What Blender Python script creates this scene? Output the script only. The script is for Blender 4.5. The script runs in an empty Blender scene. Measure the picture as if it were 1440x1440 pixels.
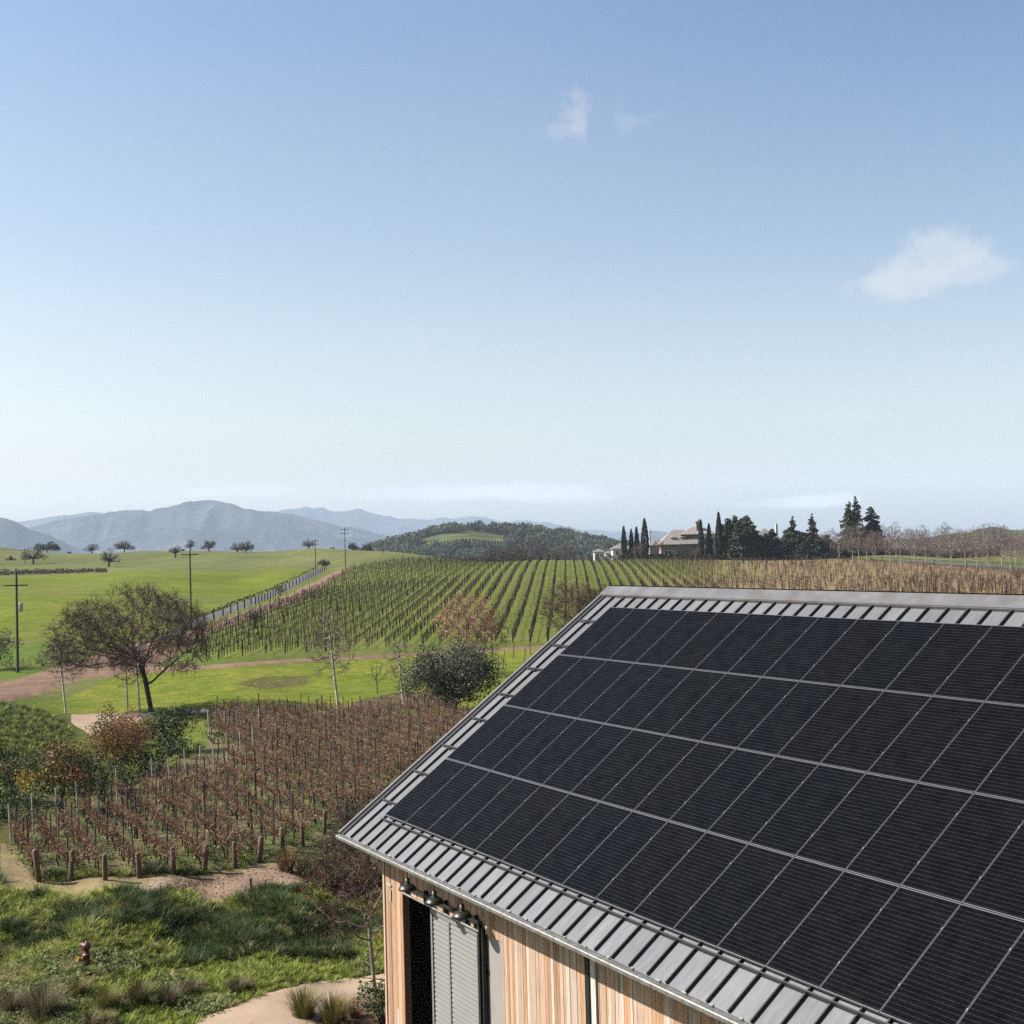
import bpy, math, random
import numpy as np
from mathutils import Matrix, Vector

SC = bpy.context.scene
COL = SC.collection
H = 12.5                                   # eye height above the barn yard
FPX, PITCH, ROLL = 1766.8, 0.0279, -0.0260  # focal length in photo pixels, pitch, roll

# ------------------------------------------------------------------ camera
cam_d = bpy.data.cameras.new("camera"); cam = bpy.data.objects.new("camera", cam_d)
COL.objects.link(cam); SC.camera = cam
cam_d.sensor_width = 36.0; cam_d.lens = 36.0 * FPX / 1440.0
cam_d.clip_start = 0.5; cam_d.clip_end = 40000
_c, _s = math.cos(ROLL), math.sin(ROLL)
F_ = Vector((0, math.cos(PITCH), math.sin(PITCH))); U_ = Vector((0, -math.sin(PITCH), math.cos(PITCH))); R_ = Vector((1, 0, 0))
cr = R_ * _c + U_ * _s; cu = U_ * _c - R_ * _s
cam.matrix_world = Matrix(((cr.x, cu.x, -F_.x, 0), (cr.y, cu.y, -F_.y, 0), (cr.z, cu.z, -F_.z, H), (0, 0, 0, 1)))

# ------------------------------------------------------------------ light
SUN_EL, SUN_AZ = math.radians(39), math.radians(92)      # azimuth the light travels to, clockwise from +Y
sun_d = bpy.data.lights.new("sun", 'SUN'); sun = bpy.data.objects.new("sun", sun_d); COL.objects.link(sun)
sun_d.energy = 5.0; sun_d.angle = math.radians(0.5); sun_d.color = (1.0, 0.94, 0.86)
sd = Vector((math.sin(SUN_AZ) * math.cos(SUN_EL), math.cos(SUN_AZ) * math.cos(SUN_EL), -math.sin(SUN_EL)))
sun.rotation_euler = sd.to_track_quat('-Z', 'Y').to_euler(); sun.location = (-30, 0, 60)

def pray(px, py):
    a, b = px - 720.0, py - 720.0
    X = (_c * a + _s * b) / FPX; U = -(-_s * a + _c * b) / FPX
    return np.array([X, math.cos(PITCH) - U * math.sin(PITCH), math.sin(PITCH) + U * math.cos(PITCH)])

world = bpy.data.worlds.new("World"); SC.world = world; world.use_nodes = True
def build_world():
    nt = world.node_tree; N = nt.nodes; L = nt.links; N.clear()
    out = N.new('ShaderNodeOutputWorld'); bg = N.new('ShaderNodeBackground'); L.new(bg.outputs[0], out.inputs[0])
    sky = N.new('ShaderNodeTexSky'); sky.sky_type = 'NISHITA'; sky.sun_disc = False
    sky.sun_elevation = SUN_EL; sky.sun_rotation = SUN_AZ - math.pi + 2 * math.pi
    sky.altitude = 100; sky.air_density = 1.0; sky.dust_density = 3.0; sky.ozone_density = 2.0
    bg.inputs[1].default_value = 0.0675
    tc = N.new('ShaderNodeTexCoord')
    def M(op, a, b=None, clamp=False):
        n = N.new('ShaderNodeMath'); n.operation = op; n.use_clamp = clamp
        for i, v in enumerate((a, b)):
            if v is None: continue
            if isinstance(v, (int, float)): n.inputs[i].default_value = v
            else: L.new(v, n.inputs[i])
        return n.outputs[0]
    # slight milky desaturation of the clear sky
    hsv = N.new('ShaderNodeHueSaturation'); hsv.inputs['Saturation'].default_value = 0.80; hsv.inputs['Hue'].default_value = 0.497
    L.new(sky.outputs[0], hsv.inputs['Color'])
    # paler towards the horizon, deeper blue overhead
    sx = N.new('ShaderNodeSeparateXYZ'); L.new(tc.outputs['Generated'], sx.inputs[0])
    rp = N.new('ShaderNodeValToRGB'); L.new(M('MAXIMUM', sx.outputs[2], 0), rp.inputs[0])
    k = 1 / 1.8
    st = [(0, (1.20, 1.14, 1.03)), (.095, (1.25, 1.17, 1.04)), (.23, (.945, 1.0, .985)), (.386, (.745, .86, 1.0)), (1, (.60, .72, .9))]
    el = rp.color_ramp.elements; el[0].position = 0; el[1].position = 1
    for p, c in st[1:-1]: el.new(p)
    for e, (p, c) in zip(el, st): e.position = p; e.color = (c[0] * k, c[1] * k, c[2] * k, 1)
    mu = N.new('ShaderNodeVectorMath'); mu.operation = 'MULTIPLY'; L.new(hsv.outputs[0], mu.inputs[0]); L.new(rp.outputs[0], mu.inputs[1])
    sc_ = N.new('ShaderNodeVectorMath'); sc_.operation = 'SCALE'; L.new(mu.outputs[0], sc_.inputs[0]); sc_.inputs['Scale'].default_value = 1.8
    xr = M('MULTIPLY', M('MINIMUM', M('MAXIMUM', sx.outputs[0], 0), .6), 2.6)
    t_ = M('MULTIPLY', xr, M('MINIMUM', M('MAXIMUM', M('MULTIPLY', sx.outputs[2], 2.8), 0), 1))
    dk = N.new('ShaderNodeMix'); dk.data_type = 'RGBA'; dk.blend_type = 'MULTIPLY'; L.new(t_, dk.inputs['Factor']); L.new(sc_.outputs[0], dk.inputs[6]); dk.inputs[7].default_value = (.78, .85, .95, 1)
    cur = dk.outputs[2]
    nz = N.new('ShaderNodeTexNoise'); nz.inputs['Scale'].default_value = 26; nz.inputs['Detail'].default_value = 7; nz.inputs['Roughness'].default_value = .62
    L.new(tc.outputs['Generated'], nz.inputs['Vector'])
    nz2 = N.new('ShaderNodeTexNoise'); nz2.inputs['Scale'].default_value = 9; nz2.inputs['Detail'].default_value = 4
    L.new(tc.outputs['Generated'], nz2.inputs['Vector'])
    # clouds: soft lobes around compass directions, broken up with noise
    clouds = [  # (azimuth/elevation given by the photo direction, half width, half height in radians, strength)
        (1322, 363, .032, .022, .66, 1.1), (1268, 386, .029, .016, .6, 1.1), (1375, 377, .027, .013, .5, 1.1), (1296, 396, .048, .011, .5, 1.0), (1240, 396, .02, .010, .4, 1.1),
        (806, 158, .016, .015, .42, 1.6), (785, 185, .022, .008, .25, 1.6), (815, 140, .01, .014, .28, 1.6), (935, 160, .026, .008, .15, 2.0), (872, 160, .008, .022, .11, 1.8), (885, 172, .02, .008, .10, 2.0),
        (735, 692, .07, .007, .30, .8), (620, 694, .07, .006, .22, .8), (800, 700, .05, .005, .26, .8), (330, 690, .05, .005, .25, .8),
        (590, 474, .03, .007, .12, 1.6), (1200, 585, .05, .007, .16, 1.4), (1110, 706, .05, .005, .3, .8), (1160, 704, .03, .006, .3, .8)]
    for (px, py, hw, hh, st, brk) in clouds:
        d = Vector(pray(px, py)).normalized()
        t = Vector((d.y, -d.x, 0)).normalized(); u = t.cross(d)
        def dot(v):
            n = N.new('ShaderNodeVectorMath'); n.operation = 'DOT_PRODUCT'; L.new(tc.outputs['Generated'], n.inputs[0]); n.inputs[1].default_value = v
            return n.outputs['Value']
        a = M('MULTIPLY', dot(t), 1 / hw); b = M('MULTIPLY', dot(u), 1 / hh)
        a2 = M('MULTIPLY', a, a); b2 = M('MULTIPLY', b, b)
        r = M('SQRT', M('ADD', a2, b2))
        front = M('GREATER_THAN', dot(d), 0)
        nn = M('MULTIPLY', M('SUBTRACT', nz.outputs[0], .5), 2.6 * brk)
        m = M('ADD', M('SUBTRACT', 1.08, r), nn)
        mr = N.new('ShaderNodeMapRange'); mr.interpolation_type = 'SMOOTHSTEP'
        mr.inputs['From Min'].default_value = -.12; mr.inputs['From Max'].default_value = .62 * brk; L.new(m, mr.inputs['Value'])
        fac = M('MULTIPLY', M('MULTIPLY', mr.outputs[0], st), front)
        mx = N.new('ShaderNodeMix'); mx.data_type = 'RGBA'; L.new(fac, mx.inputs['Factor']); L.new(cur, mx.inputs[6])
        lo = (4.6, 4.7, 4.85, 1) if py > 600 else (3.7, 3.9, 4.3, 1)
        mx.inputs[7].default_value = lo
        cur = mx.outputs[2]
    L.new(cur, bg.inputs[0])
build_world()
SC.view_settings.view_transform = 'Standard'; SC.view_settings.look = 'None'
SC.view_settings.exposure = 1.4; SC.view_settings.gamma = 1.0; SC.view_settings.use_curve_mapping = False
SC.render.engine = 'CYCLES'
SC.cycles.use_denoising = False
SC.cycles.max_bounces = 5; SC.cycles.diffuse_bounces = 2; SC.cycles.glossy_bounces = 2; SC.cycles.transmission_bounces = 3
SC.cycles.transparent_max_bounces = 6; SC.cycles.volume_bounces = 2
SC.cycles.sample_clamp_indirect = 1.5
SC.render.film_transparent = False

# ------------------------------------------------------------------ helpers
rng0 = np.random.default_rng(7)

def tag(o, label=None, cat=None, group=None, kind=None):
    if label: o['label'] = label
    if cat: o['category'] = cat
    if group: o['group'] = group
    if kind: o['kind'] = kind
    return o

def mesh_np(name, V, quads=None, tris=None, col=None, smooth=False):
    V = np.asarray(V, np.float32).reshape(-1, 3)
    q = np.zeros((0, 4), np.int32) if quads is None else np.asarray(quads, np.int32).reshape(-1, 4)
    t = np.zeros((0, 3), np.int32) if tris is None else np.asarray(tris, np.int32).reshape(-1, 3)
    me = bpy.data.meshes.new(name)
    me.vertices.add(len(V)); me.vertices.foreach_set('co', V.ravel())
    nl = q.size + t.size
    me.loops.add(nl); me.loops.foreach_set('vertex_index', np.concatenate([q.ravel(), t.ravel()]))
    me.polygons.add(len(q) + len(t))
    starts = np.concatenate([np.arange(len(q)) * 4, q.size + np.arange(len(t)) * 3]).astype(np.int32)
    me.polygons.foreach_set('loop_start', starts)
    try:
        me.polygons.foreach_set('loop_total', np.concatenate([np.full(len(q), 4), np.full(len(t), 3)]).astype(np.int32))
    except Exception:
        pass
    me.polygons.foreach_set('use_smooth', np.full(len(q) + len(t), bool(smooth)))
    if col is not None:
        col = np.asarray(col, np.float32)
        if col.shape[1] == 3: col = np.hstack([col, np.ones((len(col), 1), np.float32)])
        a = me.color_attributes.new('Col', 'FLOAT_COLOR', 'POINT'); a.data.foreach_set('color', col.ravel())
    me.update(); me.validate()
    return me

def link(name, me, mat=None, parent=None, loc=None, rotz=0.0):
    if mat is not None and len(me.materials) == 0: me.materials.append(mat)
    o = bpy.data.objects.new(name, me); COL.objects.link(o)
    if parent is not None: o.parent = parent
    if loc is not None: o.location = loc
    if rotz: o.rotation_euler = (0, 0, rotz)
    return o

def empty(name, loc, rotz=0.0, label=None, cat=None, group=None):
    o = bpy.data.objects.new(name, None); COL.objects.link(o); o.location = loc; o.rotation_euler = (0, 0, rotz)
    return tag(o, label, cat, group)

def copy_tree(o, loc=None, rotz=None, scale=None, label=None, group=None):
    c = o.copy(); COL.objects.link(c)
    for ch in o.children:
        d = ch.copy(); COL.objects.link(d); d.parent = c
        for g in ch.children:
            e = g.copy(); COL.objects.link(e); e.parent = d
    if loc is not None: c.location = loc
    if rotz is not None: c.rotation_euler = (0, 0, rotz)
    if scale is not None: c.scale = scale if hasattr(scale, '__len__') else (scale,) * 3
    if label: c['label'] = label
    if group: c['group'] = group
    return c

class MB:
    """collects boxes, prisms and tubes with optional per-vertex colour"""
    def __init__(s): s.V = []; s.Q = []; s.T = []; s.C = []; s.n = 0
    def add(s, V, Q=None, T=None, c=(1, 1, 1)):
        V = np.asarray(V, float).reshape(-1, 3)
        if Q is not None and len(Q): s.Q.append(np.asarray(Q, int).reshape(-1, 4) + s.n)
        if T is not None and len(T): s.T.append(np.asarray(T, int).reshape(-1, 3) + s.n)
        c = np.asarray(c, float)
        s.C.append(np.tile(c, (len(V), 1)) if c.ndim == 1 else c)
        s.V.append(V); s.n += len(V); return s
    def box(s, x0, x1, y0, y1, z0, z1, c=(1, 1, 1)):
        V = [(x0, y0, z0), (x1, y0, z0), (x1, y1, z0), (x0, y1, z0), (x0, y0, z1), (x1, y0, z1), (x1, y1, z1), (x0, y1, z1)]
        return s.add(V, [(0, 3, 2, 1), (4, 5, 6, 7), (0, 1, 5, 4), (1, 2, 6, 5), (2, 3, 7, 6), (3, 0, 4, 7)], c=c)
    def hexa(s, P, c=(1, 1, 1)):
        return s.add(P, [(0, 3, 2, 1), (4, 5, 6, 7), (0, 1, 5, 4), (1, 2, 6, 5), (2, 3, 7, 6), (3, 0, 4, 7)], c=c)
    def tube(s, pts, rad, n=8, c=(1, 1, 1), cap=True):
        pts = [np.asarray(p, float) for p in pts]
        rad = [rad] * len(pts) if np.isscalar(rad) else rad
        V = []
        for i, p in enumerate(pts):
            d = pts[min(i + 1, len(pts) - 1)] - pts[max(i - 1, 0)]; d = d / (np.linalg.norm(d) + 1e-9)
            a = np.cross(d, (0, 0, 1.0) if abs(d[2]) < .9 else (1.0, 0, 0)); a /= np.linalg.norm(a); b = np.cross(d, a)
            for k in range(n):
                t = 2 * math.pi * k / n; V.append(p + rad[i] * (a * math.cos(t) + b * math.sin(t)))
        Q = [(i * n + k, i * n + (k + 1) % n, (i + 1) * n + (k + 1) % n, (i + 1) * n + k) for i in range(len(pts) - 1) for k in range(n)]
        T = []
        if cap:
            V.append(pts[0]); V.append(pts[-1]); a = len(V) - 2; m = (len(pts) - 1) * n
            T = [(a, (k + 1) % n, k) for k in range(n)] + [(a + 1, m + k, m + (k + 1) % n) for k in range(n)]
        return s.add(V, Q, T, c=c)
    def lathe(s, prof, n=24, c=(1, 1, 1), o=(0, 0, 0)):
        V = [(o[0] + r * math.cos(2 * math.pi * k / n), o[1] + r * math.sin(2 * math.pi * k / n), o[2] + z) for r, z in prof for k in range(n)]
        Q = [(i * n + k, i * n + (k + 1) % n, (i + 1) * n + (k + 1) % n, (i + 1) * n + k) for i in range(len(prof) - 1) for k in range(n)]
        return s.add(V, Q, c=c)
    def mesh(s, name, smooth=False):
        return mesh_np(name, np.vstack(s.V), np.vstack(s.Q) if s.Q else None, np.vstack(s.T) if s.T else None, np.vstack(s.C), smooth)
    def build(s, name, mat, parent=None, loc=None, rotz=0.0, smooth=False):
        return link(name, s.mesh(name, smooth), mat, parent, loc, rotz)

# ------------------------------------------------------------------ materials
def material(name, base=(.5, .5, .5), rough=.8, metal=0.0, spec=.5, attr=False, noise=None, bump=None, transl=0.0, stretch=None, emit=None, noise2=None, coat=0):
    m = bpy.data.materials.new(name); m.use_nodes = True; nt = m.node_tree; N = nt.nodes; L = nt.links
    bs = N['Principled BSDF']
    bs.inputs['Roughness'].default_value = rough; bs.inputs['Metallic'].default_value = metal
    bs.inputs['Specular IOR Level'].default_value = spec
    if coat: bs.inputs['Coat Weight'].default_value = coat
    if attr:
        a = N.new('ShaderNodeAttribute'); a.attribute_name = 'Col'; cur = a.outputs['Color']
    else:
        r = N.new('ShaderNodeRGB'); r.outputs[0].default_value = (*base, 1); cur = r.outputs[0]
    tc = N.new('ShaderNodeTexCoord'); vec = tc.outputs['Object']
    if stretch:
        mp = N.new('ShaderNodeMapping'); mp.inputs['Scale'].default_value = stretch; L.new(vec, mp.inputs['Vector']); vec = mp.outputs[0]
    for nz in (noise, noise2):
        if not nz: continue
        sc, lo, hi = nz[:3]
        n = N.new('ShaderNodeTexNoise'); n.inputs['Scale'].default_value = sc; n.inputs['Detail'].default_value = 6; n.inputs['Roughness'].default_value = .65
        L.new(vec, n.inputs['Vector'])
        mr = N.new('ShaderNodeMapRange'); mr.inputs['From Min'].default_value = .3; mr.inputs['From Max'].default_value = .7
        mr.inputs['To Min'].default_value = lo; mr.inputs['To Max'].default_value = hi; L.new(n.outputs[0], mr.inputs['Value'])
        if len(nz) > 3:   # mix to a second colour instead of scaling the value
            mx = N.new('ShaderNodeMix'); mx.data_type = 'RGBA'; L.new(mr.outputs[0], mx.inputs['Factor']); L.new(cur, mx.inputs[6]); mx.inputs[7].default_value = (*nz[3], 1)
            cur = mx.outputs[2]
        else:
            vm = N.new('ShaderNodeVectorMath'); vm.operation = 'SCALE'; L.new(cur, vm.inputs[0]); L.new(mr.outputs[0], vm.inputs['Scale']); cur = vm.outputs[0]
    if name not in KEEP:
        vm = N.new('ShaderNodeVectorMath'); vm.operation = 'SCALE'; L.new(cur, vm.inputs[0]); vm.inputs['Scale'].default_value = ALB; cur = vm.outputs[0]
    L.new(cur, bs.inputs['Base Color'])
    if bump:
        n = N.new('ShaderNodeTexNoise'); n.inputs['Scale'].default_value = bump[0]; n.inputs['Detail'].default_value = 5; L.new(vec, n.inputs['Vector'])
        b = N.new('ShaderNodeBump'); b.inputs['Strength'].default_value = bump[1]; b.inputs['Distance'].default_value = bump[2]
        L.new(n.outputs[0], b.inputs['Height']); L.new(b.outputs[0], bs.inputs['Normal'])
    if transl:
        tr = N.new('ShaderNodeBsdfTranslucent'); L.new(cur, tr.inputs[0]); mx = N.new('ShaderNodeMixShader'); mx.inputs[0].default_value = transl
        L.new(bs.outputs[0], mx.inputs[1]); L.new(tr.outputs[0], mx.inputs[2]); L.new(mx.outputs[0], N['Material Output'].inputs[0])
    return m

M = {}
ALB = .50; KEEP = ('bright_aluminium',)
M['leaf'] = material('foliage', attr=True, rough=.6, spec=.25, transl=.3)
M['bark'] = material('bark', attr=True, rough=.9, spec=.1, noise=(6, .7, 1.25), bump=(30, .4, .01))
M['grass'] = material('grass_blade', attr=True, rough=.65, spec=.2, transl=.3)
M['ground'] = material('ground_cover', attr=True, rough=.95, spec=.05, noise=(.9, .72, 1.28), noise2=(9, .72, 1.28), bump=(5, .7, .08))
M['dirt'] = material('bare_dirt', base=(.35, .225, .15), rough=.95, spec=.05, noise=(.35, 0, .85, (.15, .10, .07)), noise2=(3, .7, 1.25), bump=(6, .5, .05))
M['gravel'] = material('gravel_path', base=(.50, .375, .265), rough=.95, spec=.05, noise=(.8, .85, 1.12), noise2=(25, .85, 1.15), bump=(40, .4, .02))
M['asphalt'] = material('road_surface', base=(.14, .132, .135), rough=.9, spec=.1, noise=(.4, .85, 1.15))
M['wood_post'] = material('brown_post', base=(.20, .115, .07), rough=.85, noise=(7, .6, 1.4), bump=(20, .4, .01))
M['steel_stake'] = material('grey_stake', base=(.62, .62, .60), rough=.55, metal=.3, noise=(8, .7, 1.2))
M['rust_stake'] = material('rusty_stake', base=(.045, .03, .025), rough=.8, noise=(9, .6, 1.5))
M['wire'] = material('steel_wire', base=(.5, .48, .45), rough=.35, metal=.7)
M['pole'] = material('pole_wood', base=(.075, .055, .042), rough=.9, noise=(5, .6, 1.4))
M['metal_dark'] = material('dark_metal', base=(.03, .03, .028), rough=.5, metal=.4, noise=(10, .7, 1.3))
M['zinc'] = material('weathered_zinc', attr=True, rough=.55, metal=.25, spec=.4, stretch=(6, 1, 1), noise=(2.2, .78, 1.2), noise2=(.9, 0, .3, (.19, .16, .15)))
M['seam'] = material('seam_metal', base=(.055, .05, .047), rough=.6, metal=.2, noise=(3, .7, 1.3))  # near-black base colour stands in for the shaded seam side and its shadow
M['cap'] = material('ridge_metal', base=(.23, .238, .255), rough=.55, metal=.25, noise=(1.6, .6, 1.25), noise2=(1.4, 0, .95, (.15, .13, .115)))
M['gutter'] = material('gutter_metal', base=(.36, .355, .33), rough=.5, metal=.4, noise=(7, .5, 1.3))
M['board'] = material('cedar_boards', attr=True, rough=.8, spec=.15, stretch=(14, 14, .9), noise=(2.6, .62, 1.28), noise2=(.6, 0, .4, (.60, .50, .42)), bump=(8, .5, .01))
M['louver'] = material('louvred_door', base=(.25, .245, .235), rough=.55, noise=(2, .92, 1.06))
M['panel_pale'] = material('painted_panel', base=(.36, .335, .315), rough=.6, noise=(2, .93, 1.06))
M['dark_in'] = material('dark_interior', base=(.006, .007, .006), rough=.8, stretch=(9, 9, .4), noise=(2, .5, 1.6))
M['lampmetal'] = material('lamp_enamel', base=(.06, .058, .048), rough=.4, metal=.5)
M['black'] = material('black_metal', base=(.015, .015, .015), rough=.5)
M['concrete'] = material('concrete', base=(.35, .33, .3), rough=.9, noise=(3, .8, 1.2))
M['alu'] = material('anodised_frame', base=(.27, .27, .28), rough=.45, metal=.7)
M['alu_bright'] = material('bright_aluminium', base=(.55, .55, .56), rough=.35, metal=.8)
M['stone'] = material('boulder', base=(.28, .26, .22), rough=.9, noise=(4, .6, 1.3), bump=(8, .5, .05))
M['red_paint'] = material('hydrant_red', base=(.13, .028, .018), rough=.5, noise=(9, .7, 1.3))
M['yellow_paint'] = material('hydrant_yellow', base=(.55, .30, .03), rough=.5, noise=(9, .8, 1.2))
M['wall_stone'] = material('house_stone', base=(.36, .29, .235), rough=.9, noise=(1.5, .75, 1.2))
M['wall_pale'] = material('house_render', base=(.8, .77, .72), rough=.85, noise=(1, .9, 1.08))
M['tile'] = material('roof_shingle', base=(.32, .28, .25), rough=.9, noise=(1.2, .75, 1.25))
M['tile_grey'] = material('roof_grey', base=(.25, .24, .235), rough=.9, noise=(1.2, .8, 1.2))
M['glass_dark'] = material('window_glass', base=(.03, .035, .04), rough=.15, spec=.8)
M['white'] = material('white_trim', base=(.75, .75, .72), rough=.7)
M['hill'] = material('hill_cover', attr=True, rough=1, spec=0, noise=(.006, .7, 1.3), noise2=(.03, .6, 1.4))

def panel_glass():
    m = bpy.data.materials.new('solar_cells'); m.use_nodes = True; nt = m.node_tree; N = nt.nodes; L = nt.links; bs = N['Principled BSDF']
    tc = N.new('ShaderNodeTexCoord'); sp = N.new('ShaderNodeSeparateXYZ'); L.new(tc.outputs['Object'], sp.inputs[0])
    def m1(op, a, b=None):
        n = N.new('ShaderNodeMath'); n.operation = op
        for i, v in enumerate((a, b)):
            if v is None: continue
            if isinstance(v, (int, float)): n.inputs[i].default_value = v
            else: L.new(v, n.inputs[i])
        return n.outputs[0]
    fy = m1('FRACT', m1('MULTIPLY', sp.outputs[1], 24 / 1.86)); fx = m1('FRACT', m1('MULTIPLY', sp.outputs[0], 6 / .984))
    ly = m1('LESS_THAN', m1('ABSOLUTE', m1('SUBTRACT', fy, .5)), .055)
    lx = m1('GREATER_THAN', m1('ABSOLUTE', m1('SUBTRACT', fx, .5)), .035)
    line = m1('MULTIPLY', ly, lx)
    ids = N.new('ShaderNodeCombineXYZ'); L.new(m1('FLOOR', m1('MULTIPLY', sp.outputs[1], 24 / 1.86)), ids.inputs[1]); L.new(m1('FLOOR', m1('MULTIPLY', sp.outputs[0], 6 / .984)), ids.inputs[0])
    oi = N.new('ShaderNodeObjectInfo'); L.new(m1('MULTIPLY', oi.outputs['Random'], 57), ids.inputs[2])
    wn = N.new('ShaderNodeTexWhiteNoise'); L.new(ids.outputs[0], wn.inputs['Vector'])
    cr = N.new('ShaderNodeMix'); cr.data_type = 'RGBA'; L.new(wn.outputs['Value'], cr.inputs['Factor'])
    cr.inputs[6].default_value = (.0008, .001, .0015, 1); cr.inputs[7].default_value = (.0024, .0026, .0028, 1)
    tint = N.new('ShaderNodeMix'); tint.data_type = 'RGBA'; tint.blend_type = 'MULTIPLY'; tint.inputs['Factor'].default_value = .5
    L.new(cr.outputs[2], tint.inputs[6])
    rc = N.new('ShaderNodeMix'); rc.data_type = 'RGBA'; L.new(oi.outputs['Random'], rc.inputs['Factor']); rc.inputs[6].default_value = (1, 1.05, 1.25, 1); rc.inputs[7].default_value = (1.3, 1.05, .9, 1)
    L.new(rc.outputs[2], tint.inputs[7])
    nz = N.new('ShaderNodeTexNoise'); nz.inputs['Scale'].default_value = 3; nz.inputs['Detail'].default_value = 5; L.new(tc.outputs['Object'], nz.inputs['Vector'])
    mx = N.new('ShaderNodeMix'); mx.data_type = 'RGBA'; L.new(m1('MULTIPLY', line, m1('ADD', nz.outputs[0], .25)), mx.inputs['Factor']); L.new(tint.outputs[2], mx.inputs[6]); mx.inputs[7].default_value = (.020, .022, .023, 1)
    # thin film of dust
    du = N.new('ShaderNodeMix'); du.data_type = 'RGBA'; L.new(m1('MULTIPLY', nz.outputs[0], .007), du.inputs['Factor']); L.new(mx.outputs[2], du.inputs[6]); du.inputs[7].default_value = (.3, .28, .26, 1)
    L.new(du.outputs[2], bs.inputs['Base Color'])
    bs.inputs['Roughness'].default_value = .6; bs.inputs['Specular IOR Level'].default_value = 0
    # anti-reflective glass: only a part of the Fresnel reflection
    gl = N.new('ShaderNodeBsdfGlossy'); gl.inputs['Roughness'].default_value = .16; fr = N.new('ShaderNodeFresnel'); fr.inputs['IOR'].default_value = 1.5
    ms = N.new('ShaderNodeMixShader'); L.new(m1('MULTIPLY', fr.outputs[0], m1('ADD', m1('MULTIPLY', nz.outputs[0], .14), .15)), ms.inputs[0]); L.new(bs.outputs[0], ms.inputs[1]); L.new(gl.outputs[0], ms.inputs[2]); L.new(ms.outputs[0], N['Material Output'].inputs[0])
    return m
M['cells'] = panel_glass()

# ------------------------------------------------------------------ terrain
def uYz(px, py, Y=None, z=None):
    r = pray(px, py)
    if Y is None: Y = (z - H) / r[2] * r[1]
    t = Y / r[1]
    return (r[0] * t / Y, Y, H + r[2] * t)
CP = []
for a in [(0, 1440, 0), (300, 1440, 0), (600, 1440, 0), (900, 1440, 0), (300, 1345, 0), (0, 1345, 0.05), (500, 1320, .05), (800, 1300, 0), (0, 1300, .25), (250, 1300, .25),
          (0, 1252, .85), (120, 1250, .9), (250, 1254, .85), (400, 1246, .75), (520, 1240, .5),
          (15, 1187, 1.0), (245, 1230, .9), (456, 1173, .9), (160, 1130, 1.0), (356, 1063, 1.05), (300, 1012, 1.0), (450, 1006, 1.0), (600, 1006, 1.0), (700, 1100, .8), (800, 1010, 1.0),
          (0, 1150, 1.2), (0, 1060, 1.9), (60, 1040, 1.6), (110, 1035, 1.0), (0, 992, 2.6), (60, 1002, 1.7), (0, 966, 1.0), (60, 975, 1.0),
          (110, 1003, 1.0), (210, 1000, 1.05), (475, 992, 1.05), (560, 955, 1.2), (320, 953, 1.5), (345, 973, 1.35), (400, 931, 1.3), (560, 922, 1.4), (650, 916, 1.4), (25, 945, 1.0), (120, 930, 1.1), (0, 915, 1.2), (230, 930, 1.2),
          (300, 920, 1.5), (500, 905, 1.6), (700, 900, 1.6), (850, 895, 1.7), (100, 900, 1.5), (-100, 900, 1.5)]:
    CP.append(uYz(a[0], a[1], z=a[2]))
for a in [(250, 880, 188), (282, 872, 200), (370, 840, 262), (452, 802, 345), (290, 888, 166), (385, 848, 217), (432, 826, 268), (487, 800, 325),
          (600, 790, 330), (760, 787, 330), (900, 787.5, 338), (1000, 788.5, 340), (1150, 789, 335), (1300, 796, 300), (1440, 806, 262),
          (1000, 830, 222), (1440, 838, 172), (1200, 835, 200), (1440, 870, 132), (1100, 870, 155), (1440, 1000, 70),
          (600, 850, 196), (740, 845, 200), (500, 855, 195), (880, 840, 215),
          (100, 850, 240), (250, 850, 240), (0, 812, 330), (0, 850, 235), (200, 805, 340), (400, 799, 365), (-100, 812, 330),
          (0, 770, 620), (200, 775, 620), (300, 775.5, 620), (460, 774, 600), (560, 783, 555), (640, 791, 500), (-100, 768, 620),
          (0, 790, 460), (200, 790, 460), (400, 786, 460),
          (900, 785.5, 372), (1000, 785.5, 380), (1100, 785.5, 372), (1300, 788, 335), (1440, 790, 325), (1560, 795, 300), (1440, 775, 420), (1250, 776, 420)]:
    CP.append(uYz(a[0], a[1], Y=a[2]))
for (u, Y, z) in [(-.6, 14, 0), (0, 14, 0), (.6, 14, 0), (-.6, 30, 0), (.6, 30, 0), (.6, 60, .5), (0, 60, .6), (.25, 60, .6), (.2, 100, 1.2), (.6, 120, 2.5),
                  (-.6, 60, 1.5), (-.6, 100, 1.6), (-.4, 800, 8), (-.2, 800, 5), (0, 450, 4), (.08, 450, 5), (0, 700, -6), (.3, 600, 3), (.2, 500, 6), (-.6, 800, 8), (.6, 800, 3), (.1, 800, -6), (-.12, 650, 4)]:
    CP.append((u, Y, z))
CP = np.array(CP); _US = 5.0
_A = np.c_[CP[:, 0] * _US, np.log(CP[:, 1])]
def _phi(r2): return np.where(r2 > 1e-12, r2 * np.log(np.maximum(r2, 1e-12)) * .5, 0.0)
_K = _phi(((_A[:, None] - _A[None]) ** 2).sum(-1)) + np.eye(len(_A)) * 2e-3
_P = np.c_[np.ones(len(_A)), _A]
_S = np.linalg.solve(np.block([[_K, _P], [_P.T, np.zeros((3, 3))]]), np.r_[CP[:, 2], 0, 0, 0])
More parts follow.
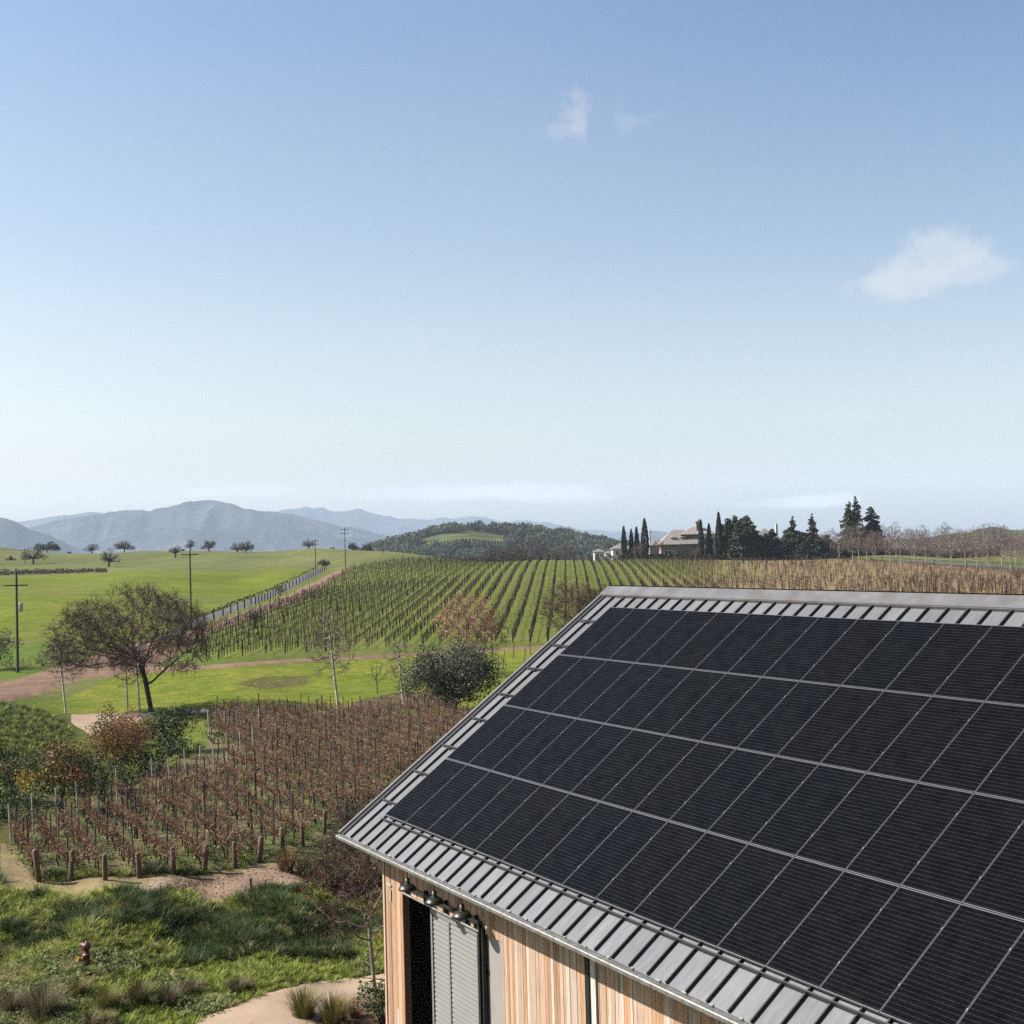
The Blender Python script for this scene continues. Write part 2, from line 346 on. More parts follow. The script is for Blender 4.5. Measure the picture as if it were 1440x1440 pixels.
def gz(x, y, detail=True):
    x = np.asarray(x, float); y = np.asarray(y, float); shp = np.broadcast(x, y).shape
    x = np.broadcast_to(x, shp).ravel(); y = np.broadcast_to(y, shp).ravel()
    Y = np.clip(y, 14, 800); u = np.clip(x / np.maximum(Y, 14), -.6, .6)
    q = np.c_[u * _US, np.log(Y)]; out = np.zeros(len(x))
    for i in range(0, len(x), 40000):
        s = slice(i, i + 40000)
        d2 = ((q[s, None] - _A[None]) ** 2).sum(-1)
        out[s] = _phi(d2) @ _S[:len(_A)] + _S[-3] + q[s] @ _S[-2:]
    k = np.clip((y - 800) / 800, 0, 1); k = k * k * (3 - 2 * k); out = out * (1 - k) + (-14.0) * k
    if detail:
        b = np.clip((y - 36) / 4, 0, 1) * np.clip((47 - y) / 2.5, 0, 1) * np.clip((-2 - x) / 3, 0, 1)
        out += b * (.16 * np.sin(x * 1.3 + 1.1 * np.sin(y * .7)) + .10 * np.sin(x * 2.7 + y * 1.9)) + .03 * np.sin(x * .9) * np.sin(y * .8 + 1)
    return out.reshape(shp)
_tt = np.exp(np.linspace(math.log(12), math.log(1500), 700))
def at(px, py):
    r = pray(px, py); r = r / r[1]
    h = H + r[2] * _tt - gz(r[0] * _tt, _tt)
    k = np.argmax(h < 0)
    if h[k] >= 0: k = len(_tt) - 1
    a, b = _tt[max(k - 1, 0)], _tt[k]
    for _ in range(14):
        m = .5 * (a + b)
        if H + r[2] * m - gz(r[0] * m, m) < 0: b = m
        else: a = m
    return np.array([r[0] * b, b, float(gz(r[0] * b, b))])
def atY(px, py, Y):
    r = pray(px, py); r = r / r[1]; return np.array([r[0] * Y, Y, H + r[2] * Y])
def onground(px, Y, py=780):
    r = pray(px, py); r = r / r[1]; return np.array([r[0] * Y, Y, float(gz(r[0] * Y, Y))])
def inpoly(x, y, P):
    P = np.asarray(P); res = np.zeros(x.shape, bool); j = len(P) - 1
    for i in range(len(P)):
        xi, yi = P[i]; xj, yj = P[j]
        c = ((yi > y) != (yj > y)) & (x < (xj - xi) * (y - yi) / (yj - yi + 1e-12) + xi)
        res ^= c; j = i
    return res
def wpoly(pts): return np.array([at(*p)[:2] for p in pts])

def vnoise(x, y, sc, seed=0):
    """cheap smooth value noise"""
    r = np.random.default_rng(seed); T = r.random((64, 64))
    X = x / sc; Y = y / sc; i = np.floor(X).astype(int); j = np.floor(Y).astype(int); fx = X - i; fy = Y - j
    fx = fx * fx * (3 - 2 * fx); fy = fy * fy * (3 - 2 * fy)
    g = lambda a, b: T[a % 64, b % 64]
    return (g(i, j) * (1 - fx) + g(i + 1, j) * fx) * (1 - fy) + (g(i, j + 1) * (1 - fx) + g(i + 1, j + 1) * fx) * fy

# world polygons of the ground zones
Z_lawn = wpoly([(20, 988), (110, 975), (170, 950), (235, 945), (400, 934), (560, 924), (760, 912), (800, 960), (640, 1004), (300, 1000), (230, 1003), (110, 1003), (60, 1000)])
Z_lawn2 = wpoly([(270, 1003), (300, 1003), (300, 1040), (262, 1046), (240, 1030)])
Z_vine1 = wpoly([(5, 1195), (60, 1236), (250, 1230), (370, 1214), (470, 1175), (600, 1120), (760, 1060), (760, 1006), (292, 1006), (292, 1050), (215, 1100), (100, 1120)])
Z_soil = wpoly([(0, 1185), (15, 1190), (52, 1238), (250, 1231), (380, 1212), (440, 1215), (430, 1236), (260, 1252), (60, 1254), (0, 1246)])
Z_mulch = wpoly([(190, 1246), (300, 1233), (440, 1214), (460, 1230), (430, 1250), (330, 1260), (215, 1254)])
Z_mulch2 = wpoly([(400, 1440), (470, 1395), (560, 1378), (700, 1380), (700, 1460), (380, 1460)])
Z_vine2 = np.array([onground(270, 150)[:2], at(282, 892)[:2], at(440, 832)[:2], at(491, 801)[:2], onground(600, 345)[:2], onground(1000, 345)[:2], onground(1195, 338)[:2], onground(1440, 262)[:2], onground(1700, 250)[:2], onground(1700, 120)[:2], onground(1100, 120)[:2], onground(860, 140)[:2], at(700, 903)[:2], at(500, 914)[:2], at(290, 928)[:2]])
Z_field = np.array([onground(-300, 330)[:2], at(0, 812)[:2], at(120, 806)[:2], at(400, 798)[:2], at(445, 800)[:2], at(280, 868)[:2], at(200, 900)[:2], at(0, 905)[:2], onground(-300, 150)[:2]])
Z_brown = wpoly([(480, 1003), (500, 985), (560, 974), (640, 968), (640, 990), (560, 1000), (500, 1006)])
Z_brown2 = wpoly([(330, 962), (380, 950), (440, 950), (430, 962), (370, 970)])

def build_ground():
    us = np.concatenate([np.linspace(-3.5, -.56, 24), np.linspace(-.55, .55, 560), np.linspace(.56, 3.5, 24)])
    vs = np.concatenate([np.linspace(math.log(3), math.log(16), 30)[:-1], np.linspace(math.log(16), math.log(60), 330)[:-1], np.linspace(math.log(60), math.log(700), 330)[:-1], np.linspace(math.log(700), math.log(14000), 90)])
    Y = np.exp(vs); UU, YY = np.meshgrid(us, Y); XX = UU * YY
    Z = gz(XX, YY); nx, ny = len(us), len(Y)
    x, y = XX.ravel(), YY.ravel()
    n1, n2, n3 = vnoise(x, y, 1.3, 1), vnoise(x, y, 6, 2), vnoise(x, y, 28, 3)
    def mixc(a, b, t): t = np.clip(t, 0, 1)[:, None]; return np.array(a) * (1 - t) + np.array(b) * t
    C = mixc((.115, .15, .025), (.16, .16, .05), n2)
    far = y > 330
    C[far] = mixc((.155, .185, .048), (.20, .20, .07), n3 * .7 + n2 * .3)[far]
    C[y > 1000] = mixc((.06, .08, .04), (.12, .12, .06), n3)[y > 1000]
    near = y < 60
    C[near] = mixc((.055, .085, .02), (.14, .125, .045), n1 * .5 + n2 * .5)[near]
    def put(poly, c):
        m = inpoly(x, y, poly); C[m] = c[m]
    put(Z_field, mixc((.15, .195, .012), (.20, .225, .025), n3 * .6 + n2 * .4))
    st1 = vnoise(x * .35 + y * .1, y * 1.6, 2.2, 21); st2 = vnoise(x, y * .3, 11, 22); st3 = vnoise(x, y, 3.2, 23)
    f_ = inpoly(x, y, Z_field) | ((y > 330) & (y < 1000) & (x < 0))
    C[f_] *= (.50 + .36 * st1 + .30 * st2 + .18 * st3)[f_][:, None]
    dry = np.clip((vnoise(x, y, 17, 24) * .6 + vnoise(x, y, 5, 25) * .4 - .55) * 4, 0, 1)[:, None] * f_[:, None]
    C = C * (1 - .45 * dry) + np.array((.20, .18, .075)) * .45 * dry
    left_band = (y > 110) & (y < 170) & (x < -30)
    C[left_band] = mixc((.12, .18, .02), (.20, .16, .08), n2 * 1.2 - .3)[left_band]
    put(Z_lawn, mixc((.115, .165, .014), (.25, .26, .04), n2 * .5 + n1 * .7 - .1))
    put(Z_lawn2, mixc((.13, .18, .02), (.20, .21, .05), n1))
    v2 = mixc((.14, .185, .022), (.21, .21, .06), n2 * .6 + n1 * .4)
    br = np.clip((x / y - .10) / .10 + (n3 - .5) * .8, 0, 1)[:, None]
    v2 = v2 * (1 - br) + mixc((.24, .20, .09), (.34, .225, .13), n1 * .4 + n2 * .6) * br
    put(Z_vine2, v2)
    put(Z_vine1, mixc((.22, .165, .095), (.13, .16, .05), n1 * .7 + n2 * .5))
    put(Z_soil, mixc((.33, .235, .14), (.24, .22, .09), n2 * .7 + n1 * .3 - .1))
    put(Z_mulch, mixc((.22, .14, .095), (.36, .27, .20), n1))
    put(Z_mulch2, mixc((.14, .08, .05), (.24, .16, .10), n1))
    put(Z_brown, mixc((.10, .07, .045), (.15, .10, .065), n1)); put(Z_brown2, mixc((.13, .10, .05), (.12, .15, .03), n1))
    i = (np.arange(ny - 1)[:, None] * nx + np.arange(nx - 1)[None]).ravel()
    q = np.c_[i, i + 1, i + nx + 1, i + nx]
    # apron behind and beside the camera so the sheet reaches the horizon on every side
    V = np.c_[x, y, Z.ravel()]; b = len(V)
    V = np.vstack([V, [(-14000, -9000, 0), (14000, -9000, 0), (14000, 2.9, 0), (-14000, 2.9, 0)]])
    C = np.vstack([C, np.tile((.1, .13, .04), (4, 1))])
    me = mesh_np('ground', V, np.vstack([q, [(b, b + 1, b + 2, b + 3)]]), None, C, True)
    tag(link('ground', me, M['ground']), kind='structure')
build_ground()

def ribbon(name, A, B, mat, along=90, across=6, off=.03, kind='structure', k=.0004, wob=0.0):
    A = np.array(A, float); B = np.array(B, float)
    def res(P, t):
        d = np.r_[0, np.cumsum(np.hypot(*np.diff(P, axis=0).T))]; d /= d[-1]
        return np.c_[np.interp(t, d, P[:, 0]), np.interp(t, d, P[:, 1])]
    t = np.linspace(0, 1, along); a = res(A, t); b = res(B, t); mid = (a + b) / 2; a = mid + (a - mid) * 1.3; b = mid + (b - mid) * 1.3; V = []
    rr = np.random.default_rng(len(name))
    for j in range(along):
        wa, wb = (rr.normal(0, wob), rr.normal(0, wob)) if wob else (0, 0)
        for i in range(across + 1):
            f = i / across; p = a[j] * (1 - f) + b[j] * f + np.array([0, wa * (1 - f) + wb * f])
            w = at(p[0], p[1]); V.append((w[0], w[1], w[2] + ((off + k * w[1]) if 0 < i < across else -.05 - k * w[1])))
    n = across + 1
    q = [(j * n + i, j * n + i + 1, (j + 1) * n + i + 1, (j + 1) * n + i) for j in range(along - 1) for i in range(across)]
    o = link(name, mesh_np(name, V, q, None, None, True), mat); return tag(o, kind=kind)
ribbon('path', [(240, 1462), (290, 1432), (370, 1400), (430, 1385), (490, 1377), (560, 1370), (700, 1368)], [(420, 1462), (440, 1434), (452, 1420), (470, 1410), (500, 1400), (560, 1386), (700, 1380)], M['gravel'], 60, 8, .025, wob=.8)
ribbon('dirt_track', [(-60, 985), (0, 962), (60, 945), (130, 924), (200, 905), (245, 893), (282, 884), (340, 863), (403, 838), (467, 806), (486, 799)],
       [(-60, 1020), (0, 989), (60, 974), (110, 955), (200, 944), (250, 920), (284, 893), (350, 870), (402, 851), (445, 830), (494, 800)], M['dirt'], 120, 6, .03, wob=.55)
ribbon('dirt_track', [(190, 938), (270, 936), (391, 927.5), (560, 919.5), (700, 911), (800, 906), (870, 903)], [(190, 948), (270, 943.5), (391, 934), (560, 925), (700, 916), (800, 911), (870, 908)], M['dirt'], 90, 3, .03, wob=.3)
ribbon('road', [(150, 925), (205, 905), (255, 882), (280, 869), (320, 855), (391, 827), (420, 812), (446, 800)], [(150, 930), (210, 910), (262, 886), (284, 876), (325, 862), (399, 833), (430, 817), (461, 801)], M['asphalt'], 100, 4, .03)
ribbon('path', [(100, 1004), (160, 1003), (215, 1002)], [(100, 1016), (128, 1036), (215, 1007)], M['gravel'], 30, 4, .03)
ribbon('dirt_track', [(1195, 787.5), (1290, 792), (1370, 799), (1450, 808), (1500, 813)], [(1195, 789.5), (1290, 795.5), (1370, 803), (1450, 813), (1500, 819)], M['dirt'], 60, 3, .05)
ribbon('road', [(1245, 786), (1320, 790), (1380, 793), (1450, 799), (1500, 803)], [(1245, 787.5), (1320, 793), (1380, 798), (1450, 804.5), (1500, 809)], M['asphalt'], 50, 3, .05)

# ------------------------------------------------------------------ far hills
def hill_mesh(name, prof, Y0, depth, base, c1, c2, seed, rough=14.0, nu=260, nv=40):
    """a real ridge: crest follows the profile, slopes fall to the plain front and back, with gullies"""
    prof = np.array(prof, float)
    us = np.linspace(prof[0, 0], prof[-1, 0], nu); bmp = (vnoise(us, us * 0, 34, seed + 7) - .5) * 4.5 + (vnoise(us, us * 0, 11, seed + 8) - .5) * 2.2 + (vnoise(us, us * 0, 4.5, seed + 9) - .5) * .9
    T = np.array([atY(px, np.interp(px, prof[:, 0], prof[:, 1]) + q_, Y0) for px, q_ in zip(us, bmp)])
    f = np.linspace(0, 1, nv)[:, None]; Yg = (Y0 - depth + 2 * depth * f) * np.ones((1, nu)); w = (1 - abs(2 * f - 1)); w = w * w * (3 - 2 * w)
    Xg = T[:, 0][None] * Yg / Y0; xa, ya = Xg.ravel(), Yg.ravel() * .6; sh = Xg.shape
    rd = lambda sc, sd: (1 - abs(2 * vnoise(xa, ya, sc, sd) - 1)).reshape(sh)
    fr = .22 + .44 * rd(depth * .42, seed) ** 1.6 + .22 * rd(depth * .17, seed + 1) ** 1.4 + .12 * rd(depth * .07, seed + 2)
    Zg = base + (T[:, 2][None] - base) * w * (fr * (1 - w ** 4) + w ** 4)
    V = np.c_[Xg.ravel(), Yg.ravel(), Zg.ravel()]; t = np.clip((vnoise(xa, ya, depth * .12, seed + 5) - .35) * 2.2, 0, 1)[:, None]
    C = np.array(c1) * (1 - t) + np.array(c2) * t
    i = (np.arange(nv - 1)[:, None] * nu + np.arange(nu - 1)[None]).ravel()
    me = mesh_np(name, V, np.c_[i, i + 1, i + nu + 1, i + nu], None, C, True)
    return tag(link(name, me, M['hill']), kind='structure')
HC1, HC2 = (.03, .045, .065), (.075, .09, .105)  # far ridges: olive cover tinted blue, distance haze put into the colour
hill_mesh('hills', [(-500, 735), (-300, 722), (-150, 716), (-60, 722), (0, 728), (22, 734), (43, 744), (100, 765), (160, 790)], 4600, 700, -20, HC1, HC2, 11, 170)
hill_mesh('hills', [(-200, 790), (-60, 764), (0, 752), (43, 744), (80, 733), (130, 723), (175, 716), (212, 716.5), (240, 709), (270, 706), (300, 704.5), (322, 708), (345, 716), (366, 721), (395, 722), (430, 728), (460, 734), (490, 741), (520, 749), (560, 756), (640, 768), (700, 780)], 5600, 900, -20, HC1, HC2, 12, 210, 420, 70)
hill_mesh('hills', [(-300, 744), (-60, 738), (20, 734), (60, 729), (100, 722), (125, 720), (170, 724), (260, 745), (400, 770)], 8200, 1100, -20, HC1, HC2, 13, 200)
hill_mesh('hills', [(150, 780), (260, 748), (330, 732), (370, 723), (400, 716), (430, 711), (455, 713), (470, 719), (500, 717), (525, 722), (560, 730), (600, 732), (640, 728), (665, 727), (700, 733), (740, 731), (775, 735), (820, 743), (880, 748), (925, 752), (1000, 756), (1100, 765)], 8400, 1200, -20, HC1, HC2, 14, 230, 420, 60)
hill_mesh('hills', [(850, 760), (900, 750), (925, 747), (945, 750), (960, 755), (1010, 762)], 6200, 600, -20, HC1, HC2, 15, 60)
hill_mesh('hills', [(1180, 770), (1300, 755), (1360, 748), (1385, 744), (1400, 743), (1440, 744), (1500, 741), (1600, 738), (1800, 745)], 1700, 260, -14, (.05, .07, .02), (.13, .15, .06), 16, 14)
FH = [(480, 792), (520, 772), (560, 760), (600, 748), (630, 741), (660, 738), (700, 742), (740, 744), (780, 748), (820, 756), (860, 764), (900, 770), (960, 776), (1100, 782)]
def forest_hill():
    prof = np.array(FH, float); nu, nv = 160, 46; V = []; C = []
    us = np.linspace(480, 1100, nu)
    G = lambda px, f: None
    for j in range(nv):
        f = j / (nv - 1); Y = 850 + 560 * f
        for px in us:
            V.append(fh_point(px, Y)); C.append((.10, .115, .045))
    i = (np.arange(nv - 1)[:, None] * nu + np.arange(nu - 1)[None]).ravel()
    me = mesh_np('hill', V, np.c_[i, i + 1, i + nu + 1, i + nu], None, C, True)
    tag(link('hill', me, M['hill']), kind='structure')
def fh_point(px, Y, add=0.0):
    prof = np.array(FH, float); py = np.interp(px, prof[:, 0], prof[:, 1]) + 8
    top = atY(px, py, 1150); w = 1 - abs(Y - 1150) / 300 if Y < 1150 else 1 - (Y - 1150) / 260
    w = min(max(w, 0), 1); w = w * w * (3 - 2 * w)
    X = top[0] * Y / 1150
    return (X, Y, -14 + (top[2] + 14) * w + add)
forest_hill()

# ------------------------------------------------------------------ vegetation generators
def tubes(P0, P1, R0, R1, n):
    P0 = np.asarray(P0); P1 = np.asarray(P1); d = P1 - P0; d /= (np.linalg.norm(d, axis=1, keepdims=True) + 1e-9)
    ref = np.where(np.abs(d[:, 2:3]) < .9, np.array([[0, 0, 1.0]]), np.array([[1.0, 0, 0]]))
    a = np.cross(d, ref); a /= np.linalg.norm(a, axis=1, keepdims=True); b = np.cross(d, a)
    V = []
    for (P, R) in ((P0, R0), (P1, R1)):
        for k in range(n):
            t = 2 * math.pi * k / n; V.append(P + np.asarray(R)[:, None] * (a * math.cos(t) + b * math.sin(t)))
    V = np.stack(V, 1); m = len(P0); base = (np.arange(m) * 2 * n)[:, None]
    Q = np.concatenate([base + np.array([[k, (k + 1) % n, n + (k + 1) % n, n + k]]) for k in range(n)], 0)
    return V.reshape(-1, 3), Q

def cards(rng, P, size, col, aspect=1.0, normal=None, nrand=1.0, colvar=.25):
    """many small leaf faces"""
    P = np.asarray(P); n = len(P)
    nr = rng.normal(size=(n, 3)) * nrand
    if normal is not None: nr += normal
    nr /= (np.linalg.norm(nr, axis=1, keepdims=True) + 1e-9)
    t = np.cross(nr, rng.normal(size=(n, 3))); t /= (np.linalg.norm(t, axis=1, keepdims=True) + 1e-9); b = np.cross(nr, t)
    s = np.asarray(size) * rng.uniform(.6, 1.3, n); s = s[:, None]
    V = np.stack([P - t * s * .5 * aspect, P - b * s * .45, P + t * s * .5 * aspect, P + b * s * .55], 1).reshape(-1, 3)
    Q = np.arange(n * 4).reshape(-1, 4)
    c = np.asarray(col, float); c = np.tile(c, (n, 1)) if c.ndim == 1 else c
    c = c * rng.uniform(1 - colvar, 1 + colvar, (n, 1)); return V, Q, np.repeat(c, 4, 0)

def spacecol(rng, att, trunk, step, kill, iters=140, gnarl=.25):
    nodes = [np.array(p, float) for p in trunk]; par = [-1] + list(range(len(trunk) - 1))
    att = att.copy(); nd = np.full(len(att), 1e9); ni = np.zeros(len(att), int); start = 0
    for it in range(iters):
        new = np.array(nodes[start:])
        if len(new):
            D = np.linalg.norm(att[:, None] - new[None], axis=2); m = D.argmin(1); dm = D[np.arange(len(att)), m]
            u = dm < nd; nd[u] = dm[u]; ni[u] = m[u] + start
        keep = nd > kill; att, nd, ni = att[keep], nd[keep], ni[keep]
        if len(att) == 0: break
        start = len(nodes); N = np.array(nodes)
        v = att - N[ni]; v /= np.linalg.norm(v, axis=1, keepdims=True)
        ids, inv = np.unique(ni, return_inverse=True); s = np.zeros((len(ids), 3)); np.add.at(s, inv, v)
        s /= (np.linalg.norm(s, axis=1, keepdims=True) + 1e-9); s += rng.normal(0, gnarl, s.shape); s /= (np.linalg.norm(s, axis=1, keepdims=True) + 1e-9)
        for k, i in enumerate(ids): nodes.append(N[i] + s[k] * step); par.append(int(i))
        if len(nodes) > 6000: break
    return np.array(nodes), np.array(par)

def dome_pts(rng, n, rx, ry, z0, z1, power=1.0, shell=.0, shape='dome'):
    out = []
    while len(out) < n:
        p = rng.uniform(-1, 1, 3)
        if shape == 'dome':
            r = math.sqrt(p[0] ** 2 + p[1] ** 2 + max(p[2], 0) ** 2 + (p[2] * 1.0) ** 2 * (p[2] < 0))
        else: r = np.linalg.norm(p)
        if r > 1 or r < shell * rng.random() ** .5: continue
        out.append((p[0] * rx, p[1] * ry, (z0 + z1) / 2 + p[2] * (z1 - z0) / 2))
    return np.array(out)

def woody(rng, att, trunk, step, kill, rtip, rpow, bark, tipbark, twigs=3, twl=.5, twr=.006, leaves=None, gnarl=.25, split=.28, whiten=None, trunk_r=None):
    """returns (trunk mesh, crown mesh): limbs from space colonisation, twigs, optional leaves"""
    N, par = spacecol(rng, att, trunk, step, kill, gnarl=gnarl)
    cnt = np.zeros(len(N)); haschild = np.zeros(len(N), bool)
    for i in range(len(N) - 1, 0, -1):
        cnt[i] = max(cnt[i], 1); cnt[par[i]] += cnt[i]; haschild[par[i]] = True
    cnt[0] = max(cnt[0], 1)
    R = rtip * cnt ** rpow
    if trunk_r: R = np.minimum(R, trunk_r)
    R[0] *= 1.25
    i = np.arange(1, len(N)); p = par[i]; thick = R[i] > split * R[1]
    bark = np.array(bark); tipbark = np.array(tipbark)
    def build(sel, n, extra=None):
        V, Q = tubes(N[p[sel]], N[i[sel]], np.minimum(R[p[sel]], R[i[sel]] * 1.6), R[i[sel]], n)
        f = np.clip(R[i[sel]] / R[1], 0, 1)[:, None]; c = bark * f + tipbark * (1 - f)
        if whiten is not None:
            w = rng.random((len(c), 1)) * whiten; c = c * (1 - w) + np.array((.55, .52, .46)) * w
        return V, Q, np.repeat(c * rng.uniform(.8, 1.2, (len(c), 1)), 2 * n, 0)
    V, Q, C = build(thick, 7); tm = mesh_np('trunk', V, Q, None, C, True)
    mb = MB()
    if (~thick).any():
        V, Q, C = build(~thick, 3); mb.add(V, Q, c=C)
    tips = np.where((~haschild) | ((cnt < 6) & (np.arange(len(N)) > len(trunk))))[0]
    if twigs:
        P = np.repeat(N[tips], twigs, 0); d0 = np.repeat(N[tips] - N[par[tips]], twigs, 0); d0 /= (np.linalg.norm(d0, axis=1, keepdims=True) + 1e-9)
        d = d0 + rng.normal(0, .75, P.shape); d /= np.linalg.norm(d, axis=1, keepdims=True)
        L = twl * rng.uniform(.4, 1.2, len(P))[:, None]; E_ = P + d * L
        V, Q = tubes(P, E_, np.full(len(P), twr), np.full(len(P), twr * .5), 3)
        mb.add(V, Q, c=np.repeat(np.tile(tipbark, (len(P), 1)) * rng.uniform(.6, 1.5, (len(P), 1)), 6, 0))
        # side twigs
        d2 = d + rng.normal(0, .8, d.shape); d2 /= np.linalg.norm(d2, axis=1, keepdims=True); m_ = P + d * L * .5
        V, Q = tubes(m_, m_ + d2 * L * .5, np.full(len(P), twr * .7), np.full(len(P), twr * .4), 3)
        mb.add(V, Q, c=np.repeat(np.tile(tipbark, (len(P), 1)) * rng.uniform(.6, 1.5, (len(P), 1)), 6, 0))
        if leaves:
            num, size, cols, region = leaves
            k = rng.integers(0, len(E_), num * 3); q = E_[k] + rng.normal(0, .08, (len(k), 3))
            if region is not None:
                keep = rng.random(len(q)) < region(q); q = q[keep]
            q = q[:num]; cc = np.array(cols)[rng.integers(0, len(cols), len(q))]
            V, Q, C = cards(rng, q, size, cc); mb.add(V, Q, c=C)
    cm = mb.mesh('crown'); return tm, cm

def leafy(rng, lumps, leaf, density, cols, inner=.55, aspect=1.0, colvar=.3):
    """lumps: (x,y,z,r). leaf faces scattered through each lump's outer volume"""
    mb = MB(); cols = np.array(cols, float)
    for (x, y, z, r) in lumps:
        n = max(8, int(density * r * r)); d = rng.normal(size=(n, 3)); d /= np.linalg.norm(d, axis=1, keepdims=True)
        rad = r * (inner + (1.05 - inner) * rng.random(n) ** .6)[:, None] * (1 + .18 * np.sin(d[:, :1] * 7 + x) * np.cos(d[:, 1:2] * 6 + z))
        P = np.array([x, y, z]) + d * rad * np.array([1, 1, .85]); c = cols[rng.integers(0, len(cols))] * .78 + cols[rng.integers(0, len(cols), n)] * .22
        V, Q, C = cards(rng, P, leaf, c, aspect, normal=d * 1.2, nrand=.8, colvar=colvar); mb.add(V, Q, c=C)
    return mb

def place_tree(name, tm, cm, pos, label, cat='tree', group=None, rotz=0.0, scale=1.0, sink=.05, parts=('trunk', 'crown')):
    r = empty(name, (pos[0], pos[1], pos[2] - sink), rotz, label, cat, group)
    r.scale = scale if hasattr(scale, '__len__') else (scale,) * 3
    link(parts[0], tm, M['bark'], r)
    link(parts[1], cm, M['leaf'], r)
    return r

def cards_bark(cm):  # crowns made of twigs use bark shading
    cm.materials.append(M['bark'])

BK = (.055, .045, .036); TW = (.12, .085, .065); PK = (.20, .135, .11); WH = (.66, .63, .56)

# ------------------------------------------------------------------ the barn
YAW, PITCHR = 0.5375, 0.6016
P0 = np.array([-3.0344, 28.3663, H - 5.9205])
BR = -(math.pi / 2 - YAW)          # local +x runs along the eave towards the near right, +y into the barn
TT, CT, ST = math.tan(PITCHR), math.cos(PITCHR), math.sin(PITCHR)
def roof_z(y): return P0[2] - .12 / CT + y * TT
XL, XR = -1.15, 21.0; YE = -.60; YR = 8.65 * CT; YB = 2 * YR - YE
barn = empty('barn', (P0[0], P0[1], 0), BR, 'wooden barn with grey standing seam roof carrying the solar panels', 'barn')
def slope_box(mb, x0, x1, s0, s1, n0, n1, c=(1, 1, 1)):
    def pt(x, s, n): return (x, s * CT - n * ST, P0[2] - .12 / CT + s * ST + n * CT)
    mb.hexa([pt(x0, s0, n0), pt(x1, s0, n0), pt(x1, s1, n0), pt(x0, s1, n0), pt(x0, s0, n1), pt(x1, s0, n1), pt(x1, s1, n1), pt(x0, s1, n1)], c)
rg = np.random.default_rng(5)
seams = [-.54 + .4615 * k for k in range(-1, 47)]
mb = MB(); edges = [XL] + seams[0:] + [XR]
edges = sorted(e for e in edges if XL <= e <= XR)
for a, b in zip(edges[:-1], edges[1:]):
    g = rg.uniform(.20, .265); tint = rg.normal(0, .004)
    slope_box(mb, a, b, -.72, 8.65, -.05, 0, (g * .93 + tint, g * .96, g * 1.03 - tint))
mb.build('roof_sheet', M['zinc'], barn)
mb = MB()
for sx in seams: slope_box(mb, sx - .012, sx + .012, -.715, 8.4, -.002, .055)
mb.build('roof_seams', M['seam'], barn)
mb = MB()   # far slope
mb.add([(XL, YR, roof_z(YR)), (XR, YR, roof_z(YR)), (XR, YB, roof_z(YE)), (XL, YB, roof_z(YE)), (XL, YR, roof_z(YR) - .06), (XR, YR, roof_z(YR) - .06), (XR, YB, roof_z(YE) - .06), (XL, YB, roof_z(YE) - .06)],
       [(0, 1, 2, 3), (4, 7, 6, 5), (0, 3, 7, 4), (1, 5, 6, 2), (3, 2, 6, 7)], c=(.3, .3, .31))
mb.build('far_roof_slope', M['zinc'], barn)
mb = MB()
slope_box(mb, XL - .02, XR, 8.32, 8.68, .05, .085)
zc = roof_z(YR)
mb.add([(XL - .02, YR - .02, zc + .11), (XR, YR - .02, zc + .11), (XR, YR + .32, zc - .12), (XL - .02, YR + .32, zc - .12), (XL - .02, YR - .02, zc + .05), (XR, YR - .02, zc + .05), (XR, YR + .32, zc - .18), (XL - .02, YR + .32, zc - .18)],
       [(0, 1, 2, 3), (4, 7, 6, 5), (0, 3, 7, 4), (1, 5, 6, 2), (3, 2, 6, 7)])
slope_box(mb, XL, XR, 8.30, 8.318, .0, .07)
mb.build('ridge_cap', M['cap'], barn)
mb = MB()
slope_box(mb, XL - .03, XL + .05, -.73, 8.6, -.16, .06)
slope_box(mb, XL + .19, XL + .215, -.72, 8.4, 0, .05)
mb.build('rake_trim', M['cap'], barn)
# gutter
mb = MB(); gzv = roof_z(-.72 * CT)
gy = -.72 * CT
prof = [(gy + .02, gzv - .02), (gy - .10, gzv - .02), (gy - .115, gzv - .035), (gy - .10, gzv - .10), (gy - .02, gzv - .13), (gy + .02, gzv - .13)]
V = [(x, p[0], p[1]) for x in (XL - .03, XR) for p in prof]; n = len(prof)
mb.add(V, [(i, (i + 1) % n, n + (i + 1) % n, n + i) for i in range(n)]); mb.build('gutter', M['gutter'], barn)
mb = MB()
for k in range(34): slope_box(mb, .2 + k * .62, .2 + k * .62 + rg.uniform(.03, .12), -.735, -.70, .003, .02, (1, 1, 1))
mb.build('gutter_clips', M['gutter'], barn)
